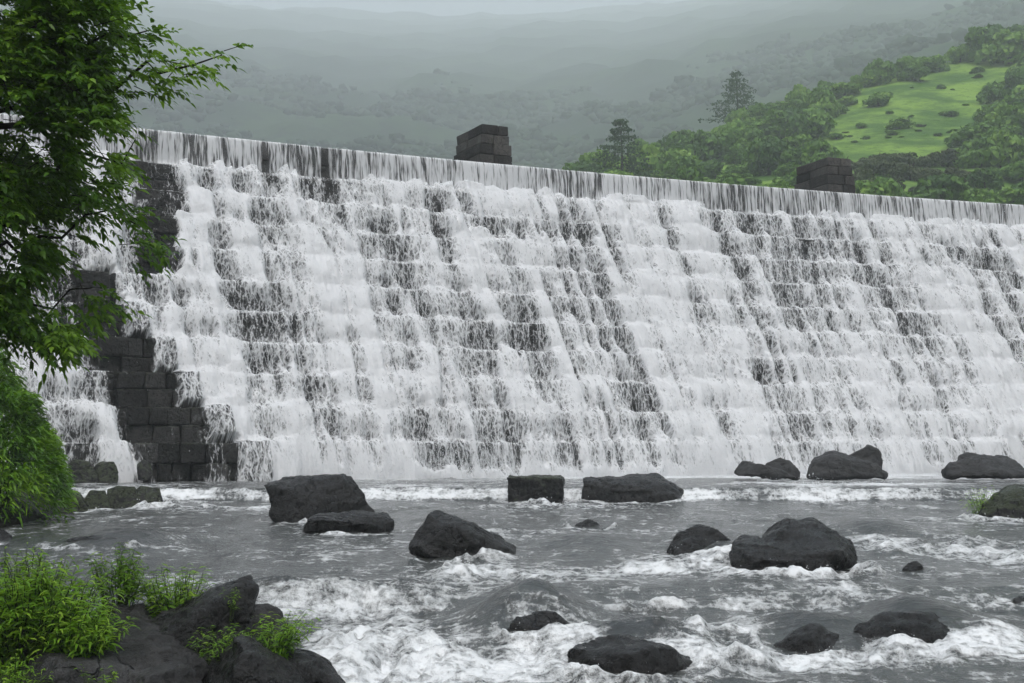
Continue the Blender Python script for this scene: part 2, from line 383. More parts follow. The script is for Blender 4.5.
# flying drops and splash above the treads and at the foot
def drops_mesh(name, P, R, stretch):
    base = np.array([[1,0,-.6],[-.5,.87,-.6],[-.5,-.87,-.6],[0,0,1.0]])
    F = np.array([[0,1,3],[1,2,3],[2,0,3],[2,1,0]])
    n = len(P); ang = rng.uniform(0, 6.283, n); c, s = np.cos(ang), np.sin(ang)
    B = np.broadcast_to(base, (n, 4, 3)).copy()
    B = np.stack([B[..., 0]*c[:, None]-B[..., 1]*s[:, None], B[..., 0]*s[:, None]+B[..., 1]*c[:, None], B[..., 2]*stretch[:, None]], -1)
    V = P[:, None] + B*R[:, None, None]
    return mesh_np(name, V.reshape(-1, 3), (F[None] + 4*np.arange(n)[:, None, None]).reshape(-1, 3), False)
isF = (KF == np.floor(KF)) & (KF >= 0)
wgt = np.where(isF, .25+.9*np.exp(-((GF-1)/.25)**2)+.5*np.exp(-(GF/.2)**2), .9)
wgt = wgt*np.where(KF <= 0, .12, 1)*(1+1.2*(KF >= 9.9))
W = (wgt[:, None]*np.clip(DF-.15, 0.02, 1)).ravel(); W /= W.sum()
ND = 70000
idx = rng.choice(W.size, ND, p=W); Pd = PF.reshape(-1, 3)[idx].copy()
dm = np.clip(DF.ravel()[idx], .2, 1); nx, ny = nrm(Pd[:, 0]); out = np.minimum(rng.exponential(.10, ND), .6)*dm
Pd[:, 0] += nx*out + rng.normal(0, .05, ND); Pd[:, 1] += ny*out; Pd[:, 2] += out*rng.uniform(-.2, .9, ND) + rng.normal(0, .05, ND)
t = NT('water_drops'); M_DROP = t.fin(t.bsdf(g3(.86, .88, .9), .5, .3))
nf = 60000; uf = rng.uniform(-10.3, 26, nf); of = (NS-1)*TREAD+.35+rng.exponential(.22, nf); hf = rng.exponential(.34, nf)*(.4+.9*np.clip(.5+vn(uf*.9, 0, 0), 0, 1.2))
Pf_ = dam_pt(uf, of, np.clip(hf, 0, 2.2)); Pd = np.concatenate([Pd, Pf_]); ND += nf
spray = link('spray', drops_mesh('spray', Pd, .004+.012*rng.random(ND)**2.5, rng.uniform(1, 2.4, ND)), M_DROP)
tag(spray, 'fine white drops thrown off the falling water', 'spray', kind='stuff')

# ------------------------------------------------------------------ river
_lv = np.array([[8,-1.34],[10,-1.24],[12.5,-1.12],[15,-1.0],[16.6,-.93],[17.6,-.70],[20,-.60],[24,-.49],[30,-.39],[33.2,-.33],[33.9,-.29],[34.35,-.02],[36,0],[60,0]])
def level0(x, y):
    # ledges run slightly askew
    yy = y + .12*np.sin(x*.9) + .25*vn(x*.45, 3.3, 1.0)*(y > 30)
    return np.interp(yy, _lv[:, 0], _lv[:, 1])
def wat(px, py):
    z = -.4
    for _ in range(25): P = atz(px, py, z); z = .5*z + .5*float(level0(P[0], P[1]))
    return atz(px, py, z)
# humps: water swelling over sunken stone  px,py(centre), rx px, ry px(depth as seen), height, film
HUMPS = [(510,622,62,20,.16,.35),(545,616,60,16,.15,.9),(640,645,70,16,.13,.95),(815,634,75,14,.13,.95),(920,626,78,20,.17,1.0),(690,612,50,10,.05,.1),
         (330,596,90,9,.10,.45),(270,592,60,7,.08,.6),(120,546,70,10,.12,.85),(590,545,60,9,.10,.55),(600,527,40,5,.05,.6),(875,534,60,10,.12,.6),(960,548,60,8,.06,.3),
         (715,548,38,14,.14,.75),(470,548,50,9,.05,.3),(730,482,60,5,.04,.2),(400,585,60,10,.05,.3),(790,600,100,10,.05,.1),(30,545,40,8,.08,.6),(1000,640,50,10,.05,.4),(450,520,60,7,.05,.3),(860,650,40,10,.05,.6)]
# foam px,py, rx, ry, strength (negative = clear)
FOAMS = .74
FOAM = [(380,640,80,45,1.1),(430,665,90,25,.9),(300,610,70,10,.9),(200,580,60,9,.9),(335,600,60,9,.6),(470,668,80,14,.8),(540,660,45,18,.9),(560,640,30,14,.8),
        (450,575,90,12,.55),(550,572,90,9,.75),(640,568,60,6,.7),(690,566,50,6,.6),(600,580,80,6,.3),(330,550,80,8,.35),(430,540,60,8,.4),(350,575,60,8,.3),
        (760,575,60,5,.45),(830,566,60,6,.5),(870,545,40,6,.7),(940,550,60,7,.75),(1000,560,50,9,.75),(960,575,60,5,.5),(1000,545,40,5,.5),
        (700,640,60,8,.8),(690,660,80,9,.85),(780,665,80,8,.65),(860,660,80,8,.7),(950,650,60,9,.75),(1000,640,40,14,.8),(1010,655,30,9,.7),(760,625,60,4,.3),(660,612,50,4,.6),(720,608,50,4,.45),
        (780,493,110,5,.8),(820,488,30,7,.9),(900,492,70,4,.8),(230,497,80,5,.7),(420,495,90,5,.6),(560,506,110,4,.45),(680,500,50,4,.6),(140,500,60,6,.5),(950,490,40,5,.6),
        (300,520,60,4,.25),(160,515,120,6,-.3),(880,606,60,8,.3),(980,604,40,8,.35),(640,590,80,10,-.2),(850,590,80,6,.15),(480,612,40,8,-.5),(540,605,40,10,-.6),(760,540,40,6,.2),
        (500,532,60,6,.3),(640,535,50,5,.2),(330,630,40,20,.4),(330,668,60,14,.3),(600,505,40,3,.3),(300,575,60,4,-.3),(100,530,80,6,-.2),(520,475,640,4,1.7),(960,520,70,5,.35)]
ROCKFOOT = []   # filled below: (X, Y, rx, ry)

ROCKS = {}
def rock_def(key, base, pts): ROCKS[key] = (base, pts)
# ------------------------------------------------------------------ boulders
# outline points (px, py, dy): dy = metres nearer (-) or farther (+) than the boulder's middle
def rock_mesh(hulls, Y0, vox, amp, seed, sharp=.5, cuts=9):
    bma = bmesh.new(); rs = random.Random(seed*13+1)
    for pts in hulls:
        bm = bmesh.new()
        vs = [bm.verts.new(aty(p[0], p[1], Y0 + p[2])) for p in pts]
        r = bmesh.ops.convex_hull(bm, input=vs)
        bmesh.ops.delete(bm, geom=list({g for g in r['geom_interior'] + r['geom_unused'] if isinstance(g, bmesh.types.BMVert)}), context='VERTS')
        bmesh.ops.recalc_face_normals(bm, faces=bm.faces)
        A_ = np.array([v.co[:] for v in bm.verts]); c0 = A_.mean(0); size = np.ptp(A_, axis=0).max()
        for _ in range(cuts):
            d = Vector((rs.gauss(0, 1), rs.gauss(-.35, 1), rs.gauss(.35, .8))).normalized(); h = max(Vector(v.co).dot(d) for v in bm.verts)-rs.uniform(.02, .075)*size
            bmesh.ops.bisect_plane(bm, geom=list(bm.verts)+list(bm.edges)+list(bm.faces), plane_co=d*h, plane_no=d, clear_outer=True)
            ed = [e for e in bm.edges if e.is_boundary]
            if ed: bmesh.ops.holes_fill(bm, edges=ed)
        bmesh.ops.recalc_face_normals(bm, faces=bm.faces)
        mt_ = bpy.data.meshes.new('part'); bm.to_mesh(mt_); bm.free(); bma.from_mesh(mt_); bpy.data.meshes.remove(mt_)
    bm = bma; me = bpy.data.meshes.new('tmp'); bm.to_mesh(me); bm.free()
    o = bpy.data.objects.new('tmp', me); COL.objects.link(o)
    m = o.modifiers.new('r', 'REMESH'); m.mode = 'VOXEL'; m.voxel_size = vox
    m = o.modifiers.new('s', 'SMOOTH'); m.iterations = 1; m.factor = sharp
    dg = bpy.context.evaluated_depsgraph_get(); me2 = bpy.data.meshes.new_from_object(o.evaluated_get(dg))
    bpy.data.objects.remove(o); bpy.data.meshes.remove(me)
    n = len(me2.vertices); P = np.empty(n*3, np.float32); me2.vertices.foreach_get('co', P); P = P.reshape(-1, 3)
    N = np.empty(n*3, np.float32); me2.vertices.foreach_get('normal', N); N = N.reshape(-1, 3)
    s = 1/(vox*22)
    q = P*s + seed*7.3
    d = fbm(q[:, 0], q[:, 1], q[:, 2], 5, 2.1, .58)*1.6
    fc = np.round(vn(q[:, 0]*.9+3, q[:, 1]*.9, q[:, 2]*.9)*3)/3; fc2 = np.round(vn(q[:, 0]*2.1+8, q[:, 1]*2.1, q[:, 2]*2.4)*2.5)/2.5; d = d + 1.3*fc + .6*fc2
    rd = 1-2*abs(fbm(q[:, 0]*.8+5, q[:, 1]*.8, q[:, 2]*1.3, 3))*2
    d = d*.7 + .35*rd - .25*(vn(q[:, 0]*3, q[:, 1]*3, q[:, 2]*7) > .45)
    P = P + N*(d*amp)[:, None]
    me2.vertices.foreach_set('co', P.astype(np.float32).ravel())
    me2.polygons.foreach_set('use_smooth', np.ones(len(me2.polygons), bool)); me2.update(); me2.materials.clear()
    return me2, P
def solid(pts, thick, back=.85, under=.3, fpx=1400):
    """close an outline into a body: add a receding back copy and a foot under water"""
    a = np.array(pts, float); c = a[:, :2].mean(0); out = [tuple(p) for p in a]
    for p in a:
        out.append((c[0]+(p[0]-c[0])*back, c[1]+(p[1]-c[1])*.9+1, p[2]+thick))
    return out
ROCKLIST = [
 # label, base px (x,y), list of outlines [(px,py,dy)], thickness, material
 ('boulder','big tilted boulder with a flat slanting top, above the thin slab on the left', (320,520),
   [[(267,488,-.3),(268,484,.1),(300,477,.5),(346,472,.6),(351,474,.2),(376,515,-.1),(372,530,-.2),(277,528,-.55),(272,505,-.5),(285,532,-.6),(330,532,-.5),(292,492,-.5)]], .9, 'ROCK'),
 ('boulder','thin flat slab lying against the foot of the big tilted boulder', (350,531),
   [[(303,519,-.45),(312,513,.25),(386,513,.3),(392,518,0),(395,530,-.2),(390,534,-.3),(302,534,-.5),(318,519,-.5),(380,522,-.45)]], .3, 'ROCK'),
 ('boulder','pointed pyramid boulder in the middle of the river', (460,556),
   [[(411,545,-.1),(413,541,0),(429,513,.1),(437,509,.2),(447,511,0),(514,548,.2),(509,556,-.2),(482,545,-.5),(465,560,-.55),(436,552,-.4),(412,553,-.3),(508,560,-.3),(460,564,-.5),(452,526,-.3)]], .7, 'ROCK'),
 ('block','square cut block with a mossy dark green face at the ledge', (535,501),
   [[(508,478,-.35),(562,479,-.35),(508,505,-.35),(562,505,-.35),(513,476.5,.5),(560,477,.5)]], .5, 'MOSS'),
 ('boulder','long flat topped slab right of the mossy cut block', (635,500),
   [[(585,481,-.2),(586,478,.1),(610,473.5,.7),(655,474,.8),(675,480,.5),(684,490,.2),(683,504,-.2),(585,504,-.3),(612,490,-.45),(612,504,-.45),(660,489,-.4),(672,492,-.2),(660,504,-.4)]], .5, 'ROCK'),
 ('boulder','low rock with two soft peaks under the falls, left of the double humped rock', (765,481),
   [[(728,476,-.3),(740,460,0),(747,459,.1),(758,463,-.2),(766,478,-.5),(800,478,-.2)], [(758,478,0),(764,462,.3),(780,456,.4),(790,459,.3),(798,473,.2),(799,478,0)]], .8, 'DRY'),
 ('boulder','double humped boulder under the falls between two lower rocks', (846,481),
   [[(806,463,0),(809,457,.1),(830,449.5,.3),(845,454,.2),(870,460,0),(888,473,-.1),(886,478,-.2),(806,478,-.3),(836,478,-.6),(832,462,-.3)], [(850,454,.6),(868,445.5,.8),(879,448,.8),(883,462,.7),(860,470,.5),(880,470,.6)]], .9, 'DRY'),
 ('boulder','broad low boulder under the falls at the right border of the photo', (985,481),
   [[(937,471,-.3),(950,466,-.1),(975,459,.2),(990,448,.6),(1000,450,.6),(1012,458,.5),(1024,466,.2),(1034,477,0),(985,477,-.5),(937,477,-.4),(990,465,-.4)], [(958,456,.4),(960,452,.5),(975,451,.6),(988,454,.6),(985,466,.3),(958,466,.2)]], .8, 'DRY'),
 ('boulder','mossy boulder with a weed beside it at the right border', (1015,521),
   [[(980,518,0),(984,504,0),(998,490,.2),(1010,486,.3),(1040,485,.4),(1060,505,.2),(1060,528,-.3),(985,526,-.3),(1010,528,-.5),(1015,495,-.3)]], .8, 'MOSS'),
 ('boulder','largest boulder with a broad rough top, right of the river centre', (792,570),
   [[(752,540,0),(757,533,.2),(768,522,.5),(785,518,.6),(814,519,.6),(838,529,.4),(853,541,.2),(857,554,0),(853,574,-.3),(810,578,-.5),(770,576,-.45),(838,556,-.6),(792,553,-.5),(764,547,-.3)],[(728,553,-.25),(731,543,-.1),(741,537,.1),(757,536,.1),(780,545,-.2),(800,560,-.6),(840,566,-.62),(838,578,-.6),(735,578,-.5),(729,566,-.35),(752,556,-.6)]], .8, 'ROCK'),
 ('boulder','half sunken rock just left of the largest boulder, splashed with foam', (700,556),
   [[(666,548,-.1),(678,532,.1),(697,525.5,.2),(712,527,.2),(728,540,.1),(735,556,0),(730,564,-.2),(700,565,-.5),(668,560,-.3),(690,545,-.4)]], .6, 'ROCK'),
 ('stone','small wet stone tip in the white water right of the largest boulder', (913,568),
   [[(901,569,0),(907,563,0),(916,561,.05),(922,565,0),(925,570,0),(912,573,-.15)]], .2, 'ROCK'),
 ('stone','low dark stone barely above water beyond the pyramid boulder', (588,530),
   [[(570,531,0),(577,524,.1),(588,520.5,.15),(598,523,.1),(610,531,0),(590,533,-.3)]], .4, 'ROCK'),
 ('boulder','dark wet stone with white water spilling over it near the bottom centre', (545,640),
   [[(508,632,-.1),(518,618,0),(540,613,.1),(560,616,.1),(575,630,0),(572,650,-.2),(540,655,-.35),(508,650,-.2)]], .5, 'ROCK'),
 ('boulder','brownish wet block at the bottom edge, just right of the bottom centre', (632,675),
   [[(573,650,0),(576,639,.1),(590,635,.3),(625,636,.4),(670,642,.3),(690,655,.1),(698,668,0),(690,683,-.2),(610,690,-.5),(574,682,-.2),(602,644,-.3),(604,688,-.4),(660,648,-.25)]], .6, 'ROCK'),
 ('boulder','small wet dark hump between the brownish block and the long smooth hump', (812,652),
   [[(768,650,0),(795,630,.1),(810,623.5,.15),(820,623,.15),(832,632,.1),(852,650,0),(850,660,-.2),(812,662,-.3),(770,660,-.1),(812,640,-.2)]], .5, 'ROCK'),
 ('boulder','long smooth dark hump skimmed by water in the lower right', (925,650),
   [[(860,632,.1),(885,617,.3),(915,611,.4),(940,615,.4),(962,628,.2),(982,652,0),(975,660,-.2),(900,660,-.3),(862,650,-.1),(920,632,-.2)]], .7, 'ROCK'),
 ('stone','small dark stone cut by the right border', (1022,603),
   [[(1013,599,0),(1020,596,.1),(1034,597,.1),(1040,606,0),(1016,606,-.1)]], .3, 'ROCK'),
 ('boulder','dark wet rock at the left border beyond the leafy bush', (8,548),
   [[(-30,552,0),(-20,528,.2),(0,529,.2),(14,537,.1),(22,550,0),(10,556,-.3)]], .6, 'ROCK'),
 ('boulder','water-skimmed low rock between the left bank and the weeds', (118,552),
   [[(58,552,0),(75,541,.2),(100,535,.3),(135,537,.3),(165,548,.1),(160,557,-.2),(90,558,-.3)]], .6, 'ROCK'),
]
# left bank stones below the bush
BANK = [('squarish wet stone at the right end of the mossy row on the left bank',(150,508),[(136,490,.1),(140,486,.2),(160,487,.2),(163,500,0),(163,511,-.1),(136,512,-.2)]),
 ('rounded mossy stone second from the right end of the left bank row',(125,508),[(107,489,.1),(118,485,.2),(135,487,.2),(139,500,0),(138,512,-.1),(108,512,-.2)]),
 ('mossy stone in the middle of the left bank row',(98,510),[(84,497,.1),(90,490,.2),(106,490,.2),(110,503,0),(110,514,-.2),(86,514,-.2)]),
 ('broad dark stone at the left end of the bank row under the bush',(68,512),[(50,500,.1),(60,492,.2),(82,493,.2),(90,503,0),(88,518,-.2),(52,518,-.2)]),
 ('green mossy rock between the two small water threads on the left bank',(107,491),[(93,468,.1),(100,461,.2),(114,462,.2),(119,472,0),(117,486,-.2),(94,486,-.2)]),
 ('dark angular rock next to the bright fern bush on the left bank',(82,491),[(68,464,.1),(76,459,.2),(90,462,.2),(97,474,0),(98,490,-.2),(70,490,-.2)]),
 ('small stone between the buttress foot and the white thread on the left',(146,491),[(137,464,0),(143,460,.1),(151,464,.1),(153,475,0),(146,481,-.1),(138,480,-.1)])]
for lb, b, pts in BANK: ROCKLIST.append(('bank_stone', lb, (b[0], b[1]), [pts], .7, 'MOSS'))
FORE = [
 ('stone','small dark wedge of stone in the gap below the low spreading weed', 12.2, [[(186,660,.1),(196,650,.2),(212,652,.2),(222,668,0),(218,720,-.3),(186,720,-.3)]], .3,'ROCK'),
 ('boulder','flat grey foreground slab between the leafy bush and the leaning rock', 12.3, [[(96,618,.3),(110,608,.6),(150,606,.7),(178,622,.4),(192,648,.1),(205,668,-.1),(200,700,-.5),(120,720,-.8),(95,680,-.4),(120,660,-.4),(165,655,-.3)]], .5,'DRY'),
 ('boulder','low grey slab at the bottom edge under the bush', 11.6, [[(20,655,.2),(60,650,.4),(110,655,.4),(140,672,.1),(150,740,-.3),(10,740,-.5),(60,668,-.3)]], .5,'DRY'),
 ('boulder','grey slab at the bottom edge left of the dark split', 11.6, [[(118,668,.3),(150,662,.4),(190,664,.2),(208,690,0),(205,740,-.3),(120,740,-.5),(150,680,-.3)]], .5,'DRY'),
 ('boulder','pointed leaning rock with a sharp raised tip among the weeds', 12.7, [[(152,628,-.1),(165,612,.1),(205,600,.3),(235,585,.3),(249,578,.2),(254,590,.1),(250,606,0),(246,628,-.1),(240,645,-.2),(200,650,-.4),(165,640,-.4),(205,612,-.3)]], .45,'ROCK'),
 ('boulder','dark rough boulder at the bottom edge below the low weed', 11.7, [[(205,690,0),(213,655,.1),(225,638,.2),(243,634,.3),(262,645,.2),(295,668,.1),(312,690,0),(300,730,-.3),(205,740,-.4),(240,655,-.3)]], .5,'ROCK'),
 ('boulder','wet boulder washed by white water right of the low weed', 12.0, [[(262,668,0),(285,650,.2),(310,650,.3),(328,662,.2),(345,684,0),(350,720,-.2),(265,730,-.4),(305,668,-.2)]], .5,'ROCK'),
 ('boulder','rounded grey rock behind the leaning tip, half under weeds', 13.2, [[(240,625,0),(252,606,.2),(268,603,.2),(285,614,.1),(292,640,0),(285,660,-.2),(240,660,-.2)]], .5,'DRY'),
]
ROCKP = {}
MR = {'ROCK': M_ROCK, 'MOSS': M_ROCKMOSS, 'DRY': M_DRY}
seed = 1
def add_rock(name, label, Y0, hulls, th, mk):
    nm_ = name
    global seed
    seed += 1
    if len(hulls) == 1:
        sc_ = .98 if name == 'bank_stone' else 1.05; Y0 += random.uniform(-.3, .3)*(name == 'bank_stone')
        c_ = np.mean([q_[:2] for q_ in hulls[0]], 0); hulls = [[(c_[0]+(q_[0]-c_[0])*sc_, c_[1]+(q_[1]-c_[1])*sc_, q_[2]) for q_ in hulls[0]]]
    a = np.array(hulls[0]); nmax = 2; wpx = np.ptp(np.concatenate([np.array(h)[:, 0] for h in hulls])); wm = wpx*Y0/FPX
    vox = max(.014, min(.05, wm/60)); 
    me, P = rock_mesh([solid(h, th) for h in hulls], Y0, vox, wm*.034, seed, .5, 0 if 'pointed leaning' in label or 'square cut' in label else 3 if nm_ == 'bank_stone' else 9 if nmax > 2.2 else 7)
    sk = next((v for k_, v in {'spilling over': -.02, 'brownish wet': .03, 'small wet dark hump': .02, 'long smooth': -.01, 'half sunken': .03}.items() if k_ in label), 0)
    P[:, 2] -= sk; me.transform(Matrix.Translation((0, 0, -sk)))
    c = P.mean(0); c[2] = P[:, 2].min(); me.transform(Matrix.Translation(-Vector(c)))
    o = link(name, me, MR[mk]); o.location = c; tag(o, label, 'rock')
    return P
for nm, lb, b, hulls, th, mk in ROCKLIST:
    w = wat(*b); Y0 = w[1] + th*.3
    P = add_rock(nm, lb, Y0, hulls, th, mk); ROCKP[lb] = P
    lv = float(level0(w[0], w[1])); near = P[abs(P[:, 2]-lv) < .18]
    if len(near): ROCKFOOT.append((near[:, 0].mean(), near[:, 1].mean(), np.ptp(near[:, 0])/2, np.ptp(near[:, 1])/2))
for nm, lb, Y0, hulls, th, mk in FORE: add_rock(nm, lb, Y0, hulls, th, mk)

# ------------------------------------------------------------------ river surface
def build_river():
    xs = [0.0]
    while xs[-1] < 34: xs.append(xs[-1] + (.032 if xs[-1] < 5.2 else .032 + (xs[-1]-5.2)*.02))
    xs = np.array(xs); xs = np.concatenate([-xs[:0:-1], xs])
    ys = [8.5]
    while ys[-1] < 50: ys.append(ys[-1]*1.0028)
    ys = np.array(ys)
    X, Y = np.meshgrid(xs, ys)
    Z = level0(X, Y).astype(float)
    foam = np.full(X.shape, .22); film = np.zeros(X.shape)
    def blob(px, py, rx, ry):
        c = wat(px, py); a, b = wat(px, py-ry)[1], wat(px, py+ry)[1]
        R = max(.12, abs(a-b)/2); rX = rx*c[1]/FPX
        return c, np.exp(-np.maximum(0, ((X-c[0])/rX)**2 + ((Y-c[1])/R)**2)), (X-c[0])/rX, (Y-c[1])/R
    for (px, py, rx, ry, h, fi) in HUMPS:
        c, g, _, _ = blob(px, py, rx*.8, ry*.8); Z += 1.8*h*g; film = np.maximum(film, fi*sst(.25, .8, g))
    for (px, py, rx, ry, s) in FOAM:
        c, g, _, _ = blob(px, py, rx, ry); foam += s*FOAMS*g
    for (cx_, cy_, rx, ry) in ROCKFOOT:
        q = np.sqrt(((X-cx_)/(rx+.08))**2 + ((Y-cy_)/(ry+.15))**2)
        foam += .30*np.exp(-((q-1.08)/.16)**2)*(Y < cy_+.1*ry) + .18*np.exp(-((q-1.1)/.12)**2)
        wake = np.exp(-((X-cx_)/(rx*.9))**2)*np.where(Y < cy_-ry, np.exp((Y-cy_+ry)/1.3), 0); foam += .22*wake
    # foam below every drop of level
    slope = np.gradient(level0(X, Y), axis=0)/np.gradient(Y, axis=0)
    foam += .9*sst(.15, .6, slope)*(Y > 30)*(.75+.5*vn(X*1.3, Y, 3.0)) + .25*sst(.1, .25, slope)*(Y < 30)
    warp = fbm(X*.5, Y*.4, 2.0, 3)
    big = fbm(X*.55+warp, Y*.28, 5.5, 4); mid = fbm(X*1.6+warp*1.5, Y*.8, 1.5, 4); sm = fbm(X*5+warp*3, Y*2.6, 8.2, 3); tiny = fbm(X*13, Y*8, 4.4, 2)
    foam += .42*big + .34*mid + .16*sm
    fo = np.clip(foam, 0, 1.1)
    amp = np.clip((46-Y)/14, .25, 1)*np.where(Y > 34, .45, 1)
    rough = .35+.65*sst(.3, .9, fo)
    Z += amp*(.09*big + .15*mid*rough + .022*sm*rough + .014*tiny*sst(.3, .8, fo)) - .012*film*0
    Z += .05*sst(.5, 1.0, fo)*(.5+.4*sm)*(Y < 33)
    boil = sst(.75, 1.1, fo)*(Y < 33); Z += boil*(.02+.11*np.clip(mid+sm*.3, -.4, 1))
    far = sst(42, 45, Y); Z = Z*(1-far) + far*0
    me = mesh_np('river', np.stack([X, Y, Z], -1).reshape(-1, 3), grid_faces(len(ys), len(xs)))
    fattr(me, 'foam', fo); fattr(me, 'film', film)
    return me, X, Y, Z, fo
t = NT('river_water')
p = t.pos(); fo = t.attr('foam'); fi = t.attr('film')
wp = t.noise(t.vmul(p, (1, .6, 1)), 1.1, 3, .55, 0, True)
q = t.vadd(p, t.vmul(t.vadd(wp, (-.5, -.5, -.5)), (.38, .38, 0)))
st = t.noise(t.vmul(q, (1, .42, 1)), 4.2, 5, .62); fn = t.noise(t.vmul(q, (1, .55, 1)), 15, 4, .68); gr = t.noise(t.vmul(p, (1, .7, 1)), 60, 2, .7)
lc = t.smooth(t.vor(t.vmul(q, (1, .55, 1)), 5.5), 0, .16, 1, 0)
x = t.math('ADD', fo, t.math('MULTIPLY', t.math('SUBTRACT', st, .5), 1.9))
long = t.noise(t.vmul(q, (.30, 1.5, 1)), 5, 4, .6); x = t.math('ADD', x, t.math('MULTIPLY', t.math('SUBTRACT', long, .5), 1.7))
x = t.math('ADD', x, t.math('MULTIPLY', t.math('SUBTRACT', fn, .5), 1.4))
x = t.math('ADD', x, t.math('MULTIPLY', lc, .16)); x = t.math('ADD', x, t.math('MULTIPLY', t.math('SUBTRACT', gr, .5), .8))
x = t.math('SUBTRACT', x, t.math('MULTIPLY', fi, .5))
fm = t.smooth(x, .30, 1.38)
wc = t.mix(t.smooth(st, .3, .7), g3(.032, .035, .034), g3(.070, .074, .070))
wc = t.mix(fi, wc, g3(.010, .010, .009))
c = t.mix(fm, wc, g3(.80, .815, .83))
r = t.math('ADD', t.math('MULTIPLY', fm, .40), .16)
h = t.math('ADD', t.math('MULTIPLY', t.noise(t.vmul(q, (1, .45, 1)), 7, 4, .6), .5), t.math('ADD', t.math('MULTIPLY', fn, .35), t.math('ADD', t.math('MULTIPLY', fm, .35), t.math('MULTIPLY', long, .5))))
M_RIVER = t.fin(t.bsdf(c, r, .5, t.bump(h, .75, .09)))
me, RX, RY, RZ, RF = build_river()
river = link('river', me, M_RIVER); tag(river, 'grey river with white rapids', 'river', kind='structure')
# drops leaping from the rapids
W = (np.clip(RF-.75, 0, 1)**1.5*np.gradient(RY, axis=0)*np.gradient(RX, axis=1)).ravel(); W /= W.sum()
n = 9000; i = rng.choice(W.size, n, p=W); Pd = np.stack([RX.ravel()[i], RY.ravel()[i], RZ.ravel()[i]], -1)
Pd += np.stack([rng.normal(0, .03, n), rng.normal(0, .03, n), np.minimum(rng.exponential(.035, n), .2)], -1)
ex = []
for (qx, qy, s, m) in [(815,494,.35,900),(685,556,.16,300),(832,495,.3,400),(600,640,.2,200),(345,596,.12,150),(230,590,.12,150),(700,648,.15,150),(440,655,.2,200)]:
    w = wat(qx, qy); e = np.abs(rng.normal(0, 1, (m, 3)))*np.array([0, 0, s*.45]) + rng.normal(0, s*.5, (m, 3))*np.array([1, .4, .1]); ex.append(w + e)
Pd = np.concatenate([Pd]+ex); n = len(Pd)
sp2 = link('river_splash', drops_mesh('river_splash', Pd, (.003+.005*rng.random(n)**2)*np.clip(Pd[:, 1]/16, .7, 2), rng.uniform(1, 1.8, n)), M_DROP)
tag(sp2, 'white drops leaping from the rapids', 'spray', kind='stuff')
# ------------------------------------------------------------------ leaves and plants
def mat_leaf(name, dark, mid, light, transl=.35, rough=.45, orand=0.0):
    t = NT(name); ti = t.attr('tint'); ti = t.math('ADD', ti, t.math('MULTIPLY', t.math('SUBTRACT', t.n('ShaderNodeObjectInfo').outputs['Random'], .5), orand))
    c = t.mix(t.smooth(ti, 0, .5), g3(*dark), g3(*mid)); c = t.mix(t.smooth(ti, .5, 1), c, g3(*light))
    b = t.bsdf(c, rough, .35); tl = t.n('ShaderNodeBsdfTranslucent'); t.l(t.mix(.35, c, g3(light[0]*1.3, light[1]*1.3, light[2])), tl.inputs[0])
    mx = t.n('ShaderNodeMixShader'); mx.inputs[0].default_value = transl; t.l(b, mx.inputs[1]); t.l(tl.outputs[0], mx.inputs[2])
    return t.fin(mx.outputs[0])
def mat_plain(name, a, b, rough=.8, sc=6):
    t = NT(name); p = t.obj(); n = t.noise(p, sc, 5, .6)
    return t.fin(t.bsdf(t.mix(n, g3(*a), g3(*b)), rough, .3, t.bump(n, .6, .03)))
M_TREELEAF = mat_leaf('tree_leaf', (.014,.045,.005), (.065,.165,.012), (.20,.36,.03), .42)
M_WEED = mat_leaf('weed_leaf', (.045,.125,.010), (.15,.32,.018), (.31,.48,.045), .45)
M_FERN = mat_leaf('fern_leaf', (.014,.05,.004), (.085,.22,.008), (.22,.40,.018), .35)
M_HILLLEAF = mat_leaf('wood_leaf', (.040,.10,.022), (.11,.225,.032), (.21,.35,.05), .2, .7, .7)
M_BROWNLEAF = mat_leaf('scrub_leaf', (.035,.05,.022), (.065,.09,.034), (.11,.14,.05), .2, .7)
M_CONIFER = mat_leaf('conifer_leaf', (.02,.045,.022), (.04,.085,.034), (.075,.13,.045), .15, .7)
M_BARK = mat_plain('bark', (.012,.010,.008), (.045,.038,.03))
M_STEM = mat_plain('stem', (.03,.05,.012), (.07,.10,.03))
def nz(v): return v/np.maximum(1e-9, np.linalg.norm(v, axis=-1, keepdims=True))
def leaf_mesh(name, B, D, L, W, tint, droop=.25, roll=None):
    """lanceolate leaves: bases B, directions D, lengths L, widths W (arrays)"""
    n = len(B); D = nz(D); up = np.array([0, 0, 1.0])
    S = np.cross(D, up); S = nz(S + rng.normal(0, .02, S.shape)); N = np.cross(S, D)
    a = rng.normal(0, .55, n) if roll is None else roll
    S2 = S*np.cos(a)[:, None] + N*np.sin(a)[:, None]
    def at(f, w, sg):
        p = B + D*(L*f)[:, None] + np.array([0, 0, -1.0])*(L*droop*f*f)[:, None]
        return p + S2*(W*w*sg)[:, None] + (up*(.12*W*abs(sg))[:, None] if sg else 0)
    V = np.stack([at(0, 0, 0), at(.32, .5, 1), at(.32, .5, -1), at(.66, .36, 1), at(.66, .36, -1), at(1.0, 0, 0)], 1)
    F = np.array([[0,2,1],[1,2,4],[1,4,3],[3,4,5]])
    me = mesh_np(name, V.reshape(-1, 3), (F[None]+6*np.arange(n)[:, None, None]).reshape(-1, 3))
    fattr(me, 'tint', np.repeat(np.clip(tint, 0, 1), 6)); return me
